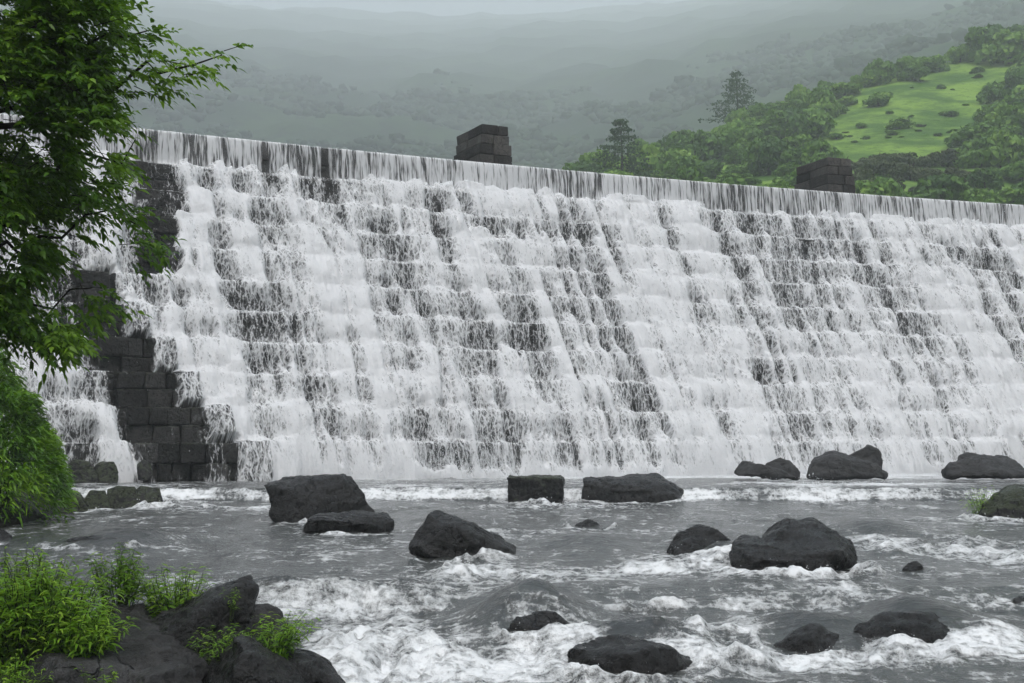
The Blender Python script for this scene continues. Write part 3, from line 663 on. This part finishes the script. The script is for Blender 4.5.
def tubes_mesh(name, lines, seg=6):
    TV_, TF_ = [], []
    for pts, rad in lines:
        pts = np.asarray(pts, float); n0 = len(TV_)
        for i in range(len(pts)):
            d = Vector(pts[min(i+1, len(pts)-1)]-pts[max(i-1, 0)]).normalized(); a = d.orthogonal().normalized(); b = d.cross(a)
            for s in range(seg):
                an = 6.2832*s/seg; TV_.append(Vector(pts[i]) + (a*math.cos(an)+b*math.sin(an))*rad[i])
        for i in range(len(pts)-1):
            for s in range(seg): TF_.append((n0+i*seg+s, n0+i*seg+(s+1) % seg, n0+(i+1)*seg+(s+1) % seg, n0+(i+1)*seg+s))
    return mesh_np(name, [tuple(v) for v in TV_], TF_)
def curve(a, b, n=9, sag=0, wob=.05):
    a, b = np.array(a, float), np.array(b, float); L = np.linalg.norm(b-a)
    t_ = np.linspace(0, 1, n)[:, None]; p = a+(b-a)*t_; p[:, 2] += (sag*4*t_*(1-t_))[:, 0]
    p[1:-1] += rng.normal(0, wob*L/ n, (n-2, 3)); return p
def inpoly(p, poly):
    x, y = p; r = False; j = len(poly)-1
    for i in range(len(poly)):
        xi, yi = poly[i]; xj, yj = poly[j]
        if (yi > y) != (yj > y) and x < (xj-xi)*(y-yi)/(yj-yi)+xi: r = not r
        j = i
    return r

# ---- the tree on the left bank
def left_tree():
    base = np.array([-6.6, 13.6, -.9]); e = empty('broadleaf_tree', base)
    tag(e, 'large leafy broadleaf tree overhanging the river at the left border', 'tree'); inv = Matrix.Translation(-Vector(base))
    def part(name, me, m): me.transform(inv); return link(name, me, m, e)
    top = np.array([-6.3, 13.4, 7.5]); tk = curve(base-np.array([0, 0, .3]), top, 12, 0, .25)
    part('trunk', tubes_mesh('trunk', [(tk, np.linspace(.24, .09, 12))], 10), M_BARK)
    tips = []; B, D, T = [], [], []
    def limb(px, py, Y, z0, r0=.06, sag=.25):
        tip = aty(px, py, Y); i = int(np.clip((z0+1.2)/8.7*11, 1, 11)); p = curve(tk[i], tip, 14, sag, .35)
        lines = [(p, np.linspace(r0, .006, 14))]
        part('branch', tubes_mesh('branch', lines, 6), M_BARK); return p
    limbs = [limb(222, 55, 13.0, 3.2, .05, .35), limb(150, 30, 12.6, 3.6, .05, .3), limb(100, 60, 13.8, 3.2, .05, .2), limb(135, 140, 13.2, 2.6, .045, .3), limb(60, 20, 12.4, 4.0, .05, .2),
             limb(138, 225, 13.4, 2.2, .04, .4), limb(92, 288, 13.0, 1.8, .04, .45), limb(62, 350, 12.8, 1.5, .035, .5), limb(20, 200, 12.2, 2.4, .04, .2), limb(70, 180, 14.2, 2.6, .04, .2), limb(-80, -60, 12.0, 4.5, .05, .1), limb(-60, 120, 11.6, 3, .05, .1), limb(60,-120,13,5,.05,.1)]
    dense = [(-160,-190),(100,-190),(108,0),(112,25),(98,65),(96,105),(112,130),(108,165),(95,190),(60,210),(35,240),(20,270),(-160,300)]
    mid = [(0,-60),(128,-60),(118,20),(125,70),(112,100),(122,130),(118,165),(102,205),(80,235),(72,262),(84,285),(64,312),(40,300),(0,310)]
    low = [(-60,265),(20,268),(45,290),(62,318),(72,345),(58,352),(20,340),(-60,330)]
    extra = [(95,25),(150,28),(172,45),(205,52),(222,58),(196,75),(165,95),(140,92),(120,88)]
    wisps = [(100,200),(152,212),(160,238),(135,262),(118,268),(100,240)]
    wisps2 = [(85,270),(118,282),(112,305),(80,322),(60,330),(62,300)]
    def fill(poly, n, Ya, Yb, gap=.0, tl=0):
        xs = [p[0] for p in poly]; ys = [p[1] for p in poly]; k = 0
        while k < n:
            q = (random.uniform(min(xs), max(xs)), random.uniform(min(ys), max(ys)))
            if not inpoly(q, poly): continue
            Y = random.uniform(Ya, Yb)
            if gap and vn(q[0]*.035, q[1]*.035, 3+Y*.25) < gap-.5+random.uniform(-.15, .15): k += .25; continue
            B.append(aty(q[0], q[1], Y)); T.append(tl + .10 + .5*float(vn(q[0]*.03, q[1]*.03, Y*.7))); k += 1
    fill(dense, 8500, 11.6, 15.4, .42, .36); fill(mid, 900, 12.2, 14.2, .5, .42); fill(low, 380, 12.0, 13.4, .4, .50); fill(extra, 60, 12.6, 13.3, 0, .6); fill([(-40,170),(70,170),(78,230),(70,300),(74,340),(40,350),(-40,345)], 650, 12.2, 14.2, .45, .36); fill(wisps, 60, 12.8, 13.6, .5, .42); fill(wisps2, 60, 12.6, 13.4, .5, .45)
    # sprigs along the long branch against the sky and others
    for li, p in enumerate(limbs[:8]):
        for i in range(5, 14):
            for _ in range(3 if li in (0, 1) else 1): B.append(p[i]+rng.normal(0, .06, 3)); T.append(.55)
    B = np.array(B); T = np.array(T); n = len(B)
    # every sprig: a short twig with paired leaflets, hanging outwards
    out = nz(B - np.array([-6.3, 13.4, 3.2])); az = out + rng.normal(0, .45, (n, 3)); az[:, 2] = az[:, 2]*.35 - .12 + rng.normal(0, .22, n); az = nz(az)
    LB, LD, LL, LT, tw = [], [], [], [], []
    NL = 9
    tl = rng.uniform(.16, .30, n); side = nz(np.cross(az, np.array([0, 0, 1.0])))
    for j in range(NL):
        f = (j//2+1)/5.0; sg = 1 if j % 2 else -1
        pos = B + az*(tl*f)[:, None] - np.array([0, 0, .06])*(f*f)
        d = az*(.75 if j < NL-1 else 1.5) + side*(.8*sg if j < NL-1 else 0) + rng.normal(0, .22, (n, 3)) + np.array([0, 0, -.18])
        LB.append(pos); LD.append(d); LL.append(rng.uniform(.06, .105, n)); LT.append(T + rng.normal(0, .16, n))
    LB, LD = np.concatenate(LB), np.concatenate(LD); LL, LT = np.concatenate(LL), np.concatenate(LT)
    part('crown', leaf_mesh('crown', LB, LD, LL, LL*rng.uniform(.36, .50, len(LL)), LT, .3), M_TREELEAF)
    sel = rng.choice(n, 900, False)
    part('twigs', tubes_mesh('twigs', [([B[i]-az[i]*.12, B[i]+az[i]*tl[i]*.5-np.array([0, 0, .02]), B[i]+az[i]*tl[i]-np.array([0, 0, .06])], (.005, .004, .002)) for i in sel], 3), M_BARK)
left_tree()

# ---- weeds and bushes
def weed(label, base, h, spread, stems, leaf=.11, lw=.16, mat=None, lean=(0, 0), nl=14, cat='weed', name='weed', bare=.25, tmean=.5, arch=.35):
    base = np.array(base, float); e = empty(name, base); tag(e, label, cat)
    lines = []; B, D, L, T = [], [], [], []
    for s in range(stems):
        a = random.uniform(0, 6.283); r = spread*math.sqrt(random.random())
        hh = h*random.uniform(.55, 1.05)*(1-.35*(r/spread)**2)
        foot = np.array([.35*r*math.cos(a), .35*r*math.sin(a)*.8, -.08])
        tip = np.array([r*math.cos(a)+lean[0]*hh, r*math.sin(a)*.8+lean[1]*hh, hh])
        n = 8; tt = np.linspace(0, 1, n); p = foot+(tip-foot)*tt[:, None]; p[:, 2] += arch*hh*tt*(1-tt); p[1:] += rng.normal(0, .015*h, (n-1, 3))
        lines.append((p, np.linspace(.0055, .002, n)*(h/.6)**.5))
        tb = tmean+random.gauss(0, .16)
        for i in range(nl):
            f = bare+(1-bare)*(i+1)/nl; k = min(n-2, int(f*(n-1))); w_ = f*(n-1)-k; q = p[k]*(1-w_)+p[k+1]*w_
            an = i*2.4+random.uniform(-.5, .5); up = .35+.7*f
            B.append(q); D.append([math.cos(an), math.sin(an), up*random.uniform(.1, .8)]); L.append(leaf*random.uniform(.6, 1.15)*(1.1-.35*f)); T.append(tb+.22*(f-.6)+random.gauss(0, .12))
    L = np.array(L)
    link('stem', tubes_mesh('stem', lines, 4), M_STEM, e)
    link('foliage', leaf_mesh('foliage', np.array(B), np.array(D), L, L*lw, np.array(T), .55), mat or M_WEED, e)
    return e
def P3(px, py, Y): return aty(px, py, Y)
weed('dense bright green leafy bush filling the lower left corner', P3(25, 672, 12.2), 1.04, .80, 330, .19, .16, nl=20, cat='bush', name='leafy_bush', bare=.15, tmean=.55)
weed('smaller leafy bush hanging over the grey slab right of the lower left bush', P3(75, 660, 11.9), .52, .42, 100, .16, .16, nl=15, bare=.1, lean=(.25, -.1), name='leafy_bush', cat='bush')
weed('upright tuft with bare dark stems behind the grey foreground slab', P3(117, 612, 13.1), .64, .33, 60, .14, .16, nl=13, bare=.42, tmean=.38)
weed('yellow green leafy tuft between the dark stemmed tuft and the leaning rock', P3(176, 622, 13.0), .56, .36, 80, .14, .16, nl=14, bare=.15, tmean=.55)
weed('thin straggling sprigs at the tip of the pointed leaning rock', P3(228, 612, 12.5), .30, .12, 7, .07, .2, nl=7, bare=.3, tmean=.55)
weed('low spreading weed in the gap below the leaning rock', P3(222, 655, 12.0), .26, .32, 36, .09, .2, nl=9, bare=.1, tmean=.42)
weed('arching weed with an upright shoot between the rock and the white water', P3(270, 652, 12.1), .38, .32, 40, .12, .17, nl=14, bare=.1, lean=(.45, 0), tmean=.5)
weed('single tall shoot leaning right over the white water', P3(283, 645, 12.1), .42, .05, 3, .10, .15, nl=18, bare=.1, lean=(.35, 0), tmean=.6)
weed('small bright plant cut by the bottom left corner', P3(14, 700, 11.0), .38, .30, 40, .12, .15, nl=12, bare=.1, tmean=.5)
weed('tiny weed on the low slab near the bottom edge', P3(100, 690, 11.3), .22, .22, 12, .08, .2, nl=8, bare=.1, tmean=.5)
w_ = wat(988, 520); weed('pale green weed growing beside the mossy boulder at the right border', (w_[0], w_[1]+.2, w_[2]-.05), .72, .42, 42, .17, .13, nl=13, bare=.25, tmean=.6)

# ---- bright fern mound on the left bank
def fern_mound():
    c = aty(8, 500, 26.5); e = empty('fern_bush', c); tag(e, 'bright green mound of drooping ferns on the left bank below the tree', 'bush')
    n = 22000; B, D, L, T = [], [], [], []
    u = rng.uniform(0, 1, n); a = rng.uniform(0, 6.283, n)
    r = 1.45*np.sqrt(rng.random(n))*(1+.10*vn(a*2, u*3, 5)); z = 2.75*(1-(r/1.58)**1.5)*(1+.10*vn(r*3*np.cos(a), r*3*np.sin(a), 0)+.10*vn(r*7*np.cos(a), r*7*np.sin(a), 4))-rng.exponential(.22, n)+.16*vn(r*5*np.cos(a), r*5*np.sin(a), 9)+.10*rng.random(n)**4
    B = np.stack([-.35+r*np.cos(a), r*np.sin(a), z-.1], -1); D = np.stack([np.cos(a), np.sin(a), rng.uniform(-.2, .9, n)], -1)+rng.normal(0, .55, (n, 3))
    L = rng.uniform(.07, .22, n); T = .5+.55*vn(B[:, 0]*2.6, B[:, 1]*2.6, B[:, 2]*2.6)+rng.normal(0, .15, n)
    link('foliage', leaf_mesh('foliage', B, D, L, L*.2, T, .45), M_FERN, e)
    lines = [([(-.35+.3*math.cos(q), .3*math.sin(q), -.4), (-.35+.5*math.cos(q), .5*math.sin(q), 1.0), (-.35+.8*math.cos(q), .8*math.sin(q), 1.5)], (.02, .012, .004)) for q in np.linspace(0, 6, 16)]
    link('stem', tubes_mesh('stem', lines, 4), M_STEM, e)
fern_mound()
def dark_mound():
    c = aty(-10, 330, 31); c[2] = -.2; e = empty('bank_shrub', c); tag(e, 'dark green shrub on the left bank between the tree and the fern mound', 'bush')
    n = 2600; u = rng.uniform(0, 1, n); a = rng.uniform(0, 6.283, n)
    z = 3.2*(1-u**2)*rng.uniform(.7, 1.05, n); r = (.3+1.1*u)*rng.uniform(.6, 1.05, n)*(1+.25*vn(a*2, z, 3))
    B = np.stack([r*np.cos(a), r*np.sin(a), z], -1); D = np.stack([np.cos(a), np.sin(a), rng.uniform(-.8, .4, n)], -1)+rng.normal(0, .4, (n, 3)); L = rng.uniform(.15, .28, n)
    link('foliage', leaf_mesh('foliage', B, D, L, L*.35, .35+.2*rng.normal(0, 1, n), .5), M_TREELEAF, e)
    link('stem', tubes_mesh('stem', [([(0, 0, -.5), (.1, 0, 1), (.2, .1, 2.2)], (.05, .04, .02))], 6), M_BARK, e)
dark_mound()

# ---- left river bank
ys = np.arange(7, 44, .22); Xb = np.interp(ys, [7,9.5,12.6,13.3,14.5,16.5,20,24,26,29,33,36,39,44], [-2.0,-2.1,-2.7,-3.7,-6.2,-7.6,-8.4,-9.3,-8.5,-8.6,-9.6,-12.2,-14.2,-19])
d = np.concatenate([np.arange(-1, 3, .16), np.arange(3, 26, .8)])
YY, DD = np.meshgrid(ys, d, indexing='ij'); XX = Xb[:, None]-DD
ZZ = level0(XX, YY)-.75 + .95*sst(-.6, .9, DD+.5*fbm(XX*.8, YY*.8, 2)) + np.clip(DD-.7, 0, 30)*.33*(YY > 15) + np.clip(DD-1.4, 0, 9)*.12*(YY <= 15) + .22*fbm(XX*1.3, YY*1.3, 7, 4)*sst(-1, .5, DD)
t = NT('bank_soil'); p = t.pos(); n1 = t.noise(p, 3, 5, .65); n2 = t.noise(p, 14, 4, .7)
M_BANK = t.fin(t.bsdf(t.mix(t.smooth(n1, .45, .62), g3(.014, .012, .010), g3(.022, .034, .010)), .7, .3, t.bump(t.math('ADD', n1, t.math('MULTIPLY', n2, .5)), .9, .12)))
bk = link('riverbank', mesh_np('riverbank', np.stack([XX, YY, ZZ], -1).reshape(-1, 3), grid_faces(*XX.shape)), M_BANK); tag(bk, kind='structure')
# ------------------------------------------------------------------ mountains and the wooded hill
def lvl(y): return (444-y)/FPX
HP = [(480,205,205),(540,196,200),(575,178,203),(600,172,204),(650,156,206),(700,140,208),(750,124,210),(800,103,213),(850,85,217),(900,68,221),(960,54,225),(1024,34,230),(1120,0,236),(1300,-50,246),(1500,-90,250)]
_hx = np.array([(h[0]-CX)/FPX for h in HP]); _h1 = np.array([lvl(h[1]) for h in HP]); _h0 = np.array([lvl(h[2]) for h in HP])
def hill_Y(a): return 120.0, 205+np.clip(a, 0, .8)*160
def hill_pt(a, t_):
    Y0, Y1 = hill_Y(a); e0, e1 = np.interp(a, _hx, _h0), np.interp(a, _hx, _h1)
    Y = Y0+(Y1-Y0)*t_; tt = np.minimum(t_, 1)
    z = CZ+(e0+(e1-e0)*tt)*Y - np.maximum(t_-1, 0)**2*60
    X = a*Y; z = z + 1.1*fbm(X*.05, Y*.05, 3.3, 4)*sst(0, .2, t_)*sst(1.6, 1, t_)
    return np.stack([X, Y+0*z, z], -1)
A, Tt = np.meshgrid(np.linspace(_hx[0], _hx[-1], 170), np.linspace(-.25, 1.9, 110), indexing='ij')
Ph = hill_pt(A, Tt)
t = NT('hill_grass'); p = t.pos(); n1 = t.noise(p, .10, 5, .65); n2 = t.noise(p, .7, 5, .7)
gc = t.mix(t.smooth(n1, .38, .62), g3(.055, .125, .020), g3(.19, .31, .05)); gc = t.mix(t.smooth(n2, .5, .72), gc, g3(.045, .10, .018))
M_HILL = t.fin(t.bsdf(gc, .9, .15, t.bump(n2, .9, .6)))
hl = link('hill', mesh_np('hill', Ph.reshape(-1, 3), grid_faces(*A.shape)), M_HILL); tag(hl, kind='structure')

th = np.linspace(-math.pi, math.pi, 420)
rr = np.concatenate([[0], np.geomspace(.06, 1, 120)])
def mtn(TH, F):
    rf = np.interp(TH, [-3.2,-1.6,-.9,-.55,-.36,-.22,-.05,.08,.18,.28,.45,.7,1.6,3.2], [70,60,70,110,205,225,240,215,165,140,130,110,60,70])
    sl = np.interp(TH, [-3.2,-1,-.5,-.3,.0,.12,.3,.6,1.2,3.2], [.9,.75,.37,.345,.342,.344,.355,.40,.75,.9])  # unseen slopes beside and behind the camera, added and steepened to block low skylight
    rmax = np.interp(abs(TH), [0, .55, 1.2, 3.2], [2700, 2600, 260, 230])
    R = rf+(rmax-rf)*F; X, Y = R*np.sin(TH), R*np.cos(TH)
    rid = fbm(X*.0045, Y*.0045, 1.5, 5); sm = fbm(X*.02, Y*.02, 2.5, 4)
    g = R-rf; z = sl*g*(1+.015*rid) + np.clip(g, 0, 60)*.10*sm + 12*sm*sst(40, 400, g) + 9*rid*sst(60, 700, g)
    z = np.where(F == 0, -2.6, z-1.0)
    return np.stack([X, Y, np.minimum(z, 960)], -1)
TH, FF = np.meshgrid(th, rr, indexing='ij'); Pm = mtn(TH, FF)
t = NT('mountain_green'); p = t.pos(); n1 = t.noise(p, .012, 5, .6); n2 = t.noise(p, .09, 4, .65)
gc = t.mix(t.smooth(n1, .4, .62), g3(.012, .028, .014), g3(.028, .055, .022)); gc = t.mix(t.smooth(n2, .48, .66), gc, g3(.009, .02, .010))
M_MTN = t.fin(t.bsdf(gc, .95, .1))
mt = link('mountain', mesh_np('mountain', Pm.reshape(-1, 3), grid_faces(*TH.shape)), M_MTN); tag(mt, kind='structure')
# far woods on the mountain: one mass
M_FARLEAF = mat_leaf('far_leaf', (.008,.020,.011), (.018,.040,.018), (.034,.066,.024), .1, .8)
ico = bmesh.new(); bmesh.ops.create_icosphere(ico, subdivisions=1, radius=1); IV = np.array([v.co[:] for v in ico.verts]); IF = np.array([[v.index for v in f.verts] for f in ico.faces]); ico.free()
n = 34000; ta = rng.uniform(-.45, .45, n); fa = rng.uniform(.0, .45, n)**1.5; Pf = mtn(ta, fa)
keep = fbm(Pf[:, 0]*.012, Pf[:, 1]*.012, 4.0, 3)+rng.normal(0, .12, n) > -.08; Pf = Pf[keep]; n = len(Pf)
s = rng.uniform(.8, 2.3, n)*(1+Pf[:, 1]/1300); V = IV[None]*(s[:, None, None]*rng.uniform(.4, 1.4, (n, len(IV), 1)))*np.array([1.15, 1.15, .8]) + Pf[:, None] + np.array([0, 0, 1.0])*(s*.35)[:, None, None]
me = mesh_np('forest', V.reshape(-1, 3), (IF[None]+len(IV)*np.arange(n)[:, None, None]).reshape(-1, 3)); fattr(me, 'tint', np.repeat(rng.uniform(.1, .75, n), len(IV)))
fo_ = link('forest', me, M_FARLEAF); tag(fo_, 'far woods fading into mist on the mountainside', 'forest', kind='stuff')

# ---- trees of the hill
def clump_mesh(name, C, S, Q, per, size, flat=.75, tb=None):
    """foliage made of small leaf-clump faces spread through ellipsoidal boughs C with radii S"""
    m = len(C); i = np.repeat(np.arange(m), per); n = len(i)
    d = nz(rng.normal(0, 1, (n, 3))); d[:, 2] = np.abs(d[:, 2])*np.where(rng.random(n) < .78, 1, -1)
    rad = rng.uniform(.55, 1.05, n)**.6
    P = C[i]+d*S[i][:, None]*rad[:, None]*np.array([1, 1, flat])
    N = nz(d+rng.normal(0, .55, (n, 3))); a = nz(np.cross(N, rng.normal(0, 1, (n, 3)))); b = np.cross(N, a)
    sz = size*rng.uniform(.6, 1.3, n)[:, None]
    V = np.stack([P-a*sz, P-b*sz*.7+N*sz*.15, P+a*sz, P+b*sz*.7+N*sz*.15], 1)
    me = mesh_np(name, V.reshape(-1, 3), np.arange(n*4).reshape(-1, 4))
    tb = rng.uniform(.2, .7, m) if tb is None else tb
    fattr(me, 'tint', np.repeat(np.clip(tb[i]+rng.normal(0, .14, n), 0, 1), 4)); return me
def crown_proto(k):
    nb = 20; a = rng.uniform(0, 6.283, nb); u = np.sqrt(rng.random(nb)); hgt = rng.uniform(0, 1, nb)
    C = np.stack([u*np.cos(a)*1.0*(1-.35*hgt), u*np.sin(a)*(1-.35*hgt), .22+.95*hgt*(1-.35*u)], -1); S = rng.uniform(.34, .58, nb)
    return clump_mesh('crown', C, S, None, 85, .13, .75)
CROWNS = [crown_proto(i) for i in range(6)]
SCRUB = [clump_mesh('crown', np.stack([rng.uniform(-1, 1, 16), rng.uniform(-1, 1, 16), rng.uniform(.1, .75, 16)], -1), rng.uniform(.3, .5, 16), None, 110, .10, .7) for i in range(2)]
TRK = tubes_mesh('trunk', [([(0, 0, -.3), (.02, 0, .4), (0, .03, .95)], (.11, .08, .05)), ([(0, 0, .4), (.3, .1, .9)], (.05, .02)), ([(0, 0, .45), (-.28, -.1, 1.0)], (.05, .02))], 6)
for c_ in CROWNS: c_.materials.append(M_HILLLEAF)
for c_ in SCRUB: c_.materials.append(M_BROWNLEAF)
TRK.materials.append(M_BARK)
def solve_t(px, py):
    a = (px-CX)/FPX; e0, e1 = np.interp(a, _hx, _h0), np.interp(a, _hx, _h1); return a, np.clip((lvl(py)-e0)/(e1-e0), 0, 1.05)
def hill_tree(px, py, wpx, label, group, crown, name='hill_tree', hz_=1.0, cat='tree'):
    a, t_ = solve_t(px, py); P = hill_pt(np.array(a), np.array(t_)); s = wpx/2*P[1]/FPX/1.25
    e = empty(name, P); e.rotation_euler = (0, 0, random.uniform(0, 6.28)); e.scale = (s, s*random.uniform(.85, 1.15), s*hz_)
    tag(e, label, cat, group)
    for nm, me in (('trunk', TRK), ('crown', crown)):
        o = bpy.data.objects.new(nm, me); COL.objects.link(o); o.parent = e
    return e
MEADOW = [(812,150),(832,124),(847,106),(868,90),(915,73),(985,58),(1018,50),(1018,70),(995,98),(988,128),(950,142),(890,148),(840,154)]
SCRUBZ = [(835,150),(860,142),(905,138),(955,150),(962,190),(940,205),(850,198)]
pts = []; tries = 0
while tries < 9000:
    tries += 1; px, py = random.uniform(585, 1120), random.uniform(20, 215)
    a = (px-CX)/FPX; y1 = 444-np.interp(a, _hx, _h1)*FPX; y0 = 444-np.interp(a, _hx, _h0)*FPX
    if not (y1+1 < py < y0-3): continue
    sp = 12.5+.006*max(0, px-600)+ (py-y1)*.035
    if any((px-q[0])**2+((py-q[1])*1.5)**2 < sp*sp for q in pts): continue
    if inpoly((px, py), MEADOW) or inpoly((px, py-16), MEADOW): continue
    pts.append((px, py))
print('hill trees', len(pts))
for i, (px, py) in enumerate(pts):
    scr = inpoly((px, py), SCRUBZ)
    a = (px-CX)/FPX; y1 = 444-np.interp(a, _hx, _h1)*FPX
    if scr: hill_tree(px, py, random.uniform(30, 46), 'brownish grey-green scrub bush below the bright meadow on the hill', 'brownish scrub below the hill meadow', random.choice(SCRUB), 'scrub_bush', .95, 'bush')
    elif py < y1+9: hill_tree(px, py, random.uniform(24, 40), 'rounded dark green tree on the skyline ridge of the hill', 'trees along the hill ridge', random.choice(CROWNS), hz_=random.uniform(.6, 1.35))
    elif px > 970: hill_tree(px, py, random.uniform(26, 64), 'bushy dark green tree on the slope right of the hill meadow', 'trees right of the hill meadow', random.choice(CROWNS), hz_=random.uniform(.65, 1.3))
    else: hill_tree(px, py, random.uniform(24, 62), 'rounded dark green tree in the dense wood left of the hill meadow', 'trees of the hillside wood', random.choice(CROWNS), hz_=random.uniform(.6, 1.3))
for px, py, wp, lb in [(884,104,34,'wide dark bush alone in the middle of the bright hill meadow'),(921,76,36,'rounded bush at the upper edge of the bright hill meadow'),(958,112,16,'small bush on the lower right of the hill meadow'),(948,84,11,'tiny bush in the upper right of the hill meadow'),(905,124,26,'low spreading bush at the lower side of the hill meadow'),(866,124,13,'tiny bush at the left side of the hill meadow')]:
    hill_tree(px, py, wp, lb, None, random.choice(CROWNS), 'meadow_bush', .8, 'bush')
for i in range(30):
    while True:
        q = (random.uniform(815, 1018), random.uniform(50, 155))
        if inpoly(q, MEADOW): break
    hill_tree(q[0], q[1], random.choice([6, 8, 11, 15, 20]), 'small shrub dotted over the bright hill meadow', 'small shrubs on the hill meadow', random.choice(CROWNS+SCRUB), 'meadow_shrub', random.uniform(.35, .7), 'shrub')
def conifer(px, ytop, ybase, wpx, label, tdepth=None):
    a, t_ = solve_t(px, ybase); P = hill_pt(np.array(a), np.array(t_)); m = P[1]/FPX; h = (ybase-ytop)*m; r = wpx/2*m
    e = empty('conifer', P); tag(e, label, 'conifer tree')
    C, S = [], []
    nt_ = 8
    for k in range(nt_):
        f = k/(nt_-1); z = h*(.18+.80*f); R = r*(1-f**1.15)*(1 if k % 2 == 0 else .82)+.12*r
        nb = max(3, int(7*(1-f)+3)); a0 = random.uniform(0, 6.28)
        for j in range(nb):
            an = a0+6.283*j/nb+random.uniform(-.25, .25); L = R*random.uniform(.7, 1.1)
            for q in (.45, .75, 1.0): C.append((L*q*math.cos(an), L*q*math.sin(an), z+h*.035*q*random.uniform(-.5, 1.2))); S.append(r*.21*(1.15-.45*q))
    C, S = np.array(C), np.array(S)
    link('crown', clump_mesh('crown', C, S, None, 18, .04*h*.5, .38), M_CONIFER, e)
    link('trunk', tubes_mesh('trunk', [([(0, 0, -.5), (.02*h, 0, h*.5), (0, 0, h*.98)], (.025*h, .016*h, .004*h))], 6), M_BARK, e)
conifer(740, 61, 118, 60, 'taller conifer with flat tiers of branches standing above the hillside wood')
conifer(622, 114, 188, 74, 'broad hazy conifer at the left end of the hill wood, above the dam crest')
EXPO = 1.38
# ------------------------------------------------------------------ ground, light, sky, air
t = NT('gravel'); p = t.pos(); n1 = t.noise(p, 2, 5, .6)
M_GROUND = t.fin(t.bsdf(t.mix(n1, g3(.02, .02, .016), g3(.05, .05, .04)), .9, .2, t.bump(n1, .6, .1)))
gs = 4300
g = link('ground', mesh_np('ground', [(-gs, -300, -2.2), (gs, -300, -2.2), (gs, 4400, -2.2), (-gs, 4400, -2.2)], [(0, 1, 2, 3)], False), M_GROUND); tag(g, kind='structure')

SUN_EL, SUN_AZ = math.radians(66), math.radians(175)     # azimuth clockwise from +Y
sd = bpy.data.lights.new('sun', 'SUN'); so = bpy.data.objects.new('sun', sd); COL.objects.link(so)
sd.energy = 1.5; sd.angle = math.radians(40); sd.color = (1, .98, .95)
d = Vector((math.sin(SUN_AZ)*math.cos(SUN_EL), math.cos(SUN_AZ)*math.cos(SUN_EL), math.sin(SUN_EL)))
so.rotation_euler = (-d).to_track_quat('-Z', 'Y').to_euler()
w = bpy.data.worlds.new('World'); SC.world = w; w.use_nodes = True
nt = w.node_tree; bg = nt.nodes['Background']; sk = nt.nodes.new('ShaderNodeTexSky'); sk.sky_type = 'NISHITA'; sk.sun_disc = False
sk.sun_elevation = SUN_EL; sk.sun_rotation = SUN_AZ; sk.dust_density = 4; sk.air_density = 1.0; sk.ozone_density = 1
hs = nt.nodes.new('ShaderNodeHueSaturation'); hs.inputs['Saturation'].default_value = .6
nt.links.new(sk.outputs[0], hs.inputs['Color']); nt.links.new(hs.outputs[0], bg.inputs['Color']); bg.inputs['Strength'].default_value = .085

SIG = .00095
t = NT('air'); v = t.n('ShaderNodeVolumePrincipled'); v.inputs['Color'].default_value = g3(.90, .965, 1.0); v.inputs['Density'].default_value = SIG; v.inputs['Anisotropy'].default_value = .0
t.l(v.outputs[0], t.out.inputs['Volume'])
bm = bmesh.new(); bmesh.ops.create_cube(bm, size=1); hz = bpy.data.meshes.new('haze'); bm.to_mesh(hz); bm.free()
ho = link('haze', hz, t.m); TOP = 980; ho.scale = (9000, 5200, TOP+3.2); ho.location = (0, 2000, TOP/2-1.6); tag(ho, 'pale mist in the valley air', 'haze', kind='stuff')

SC.render.engine = 'CYCLES'; c = SC.cycles
c.use_denoising = True; c.use_adaptive_sampling = True; c.adaptive_threshold = .02
c.max_bounces = 7; c.diffuse_bounces = 2; c.glossy_bounces = 2; c.transparent_max_bounces = 24; c.volume_bounces = 4; c.transmission_bounces = 2
c.sample_clamp_indirect = 4
SC.view_settings.view_transform = 'Standard'; SC.view_settings.look = 'None'; SC.view_settings.gamma = 1; SC.view_settings.use_curve_mapping = False
SC.view_settings.exposure = EXPO
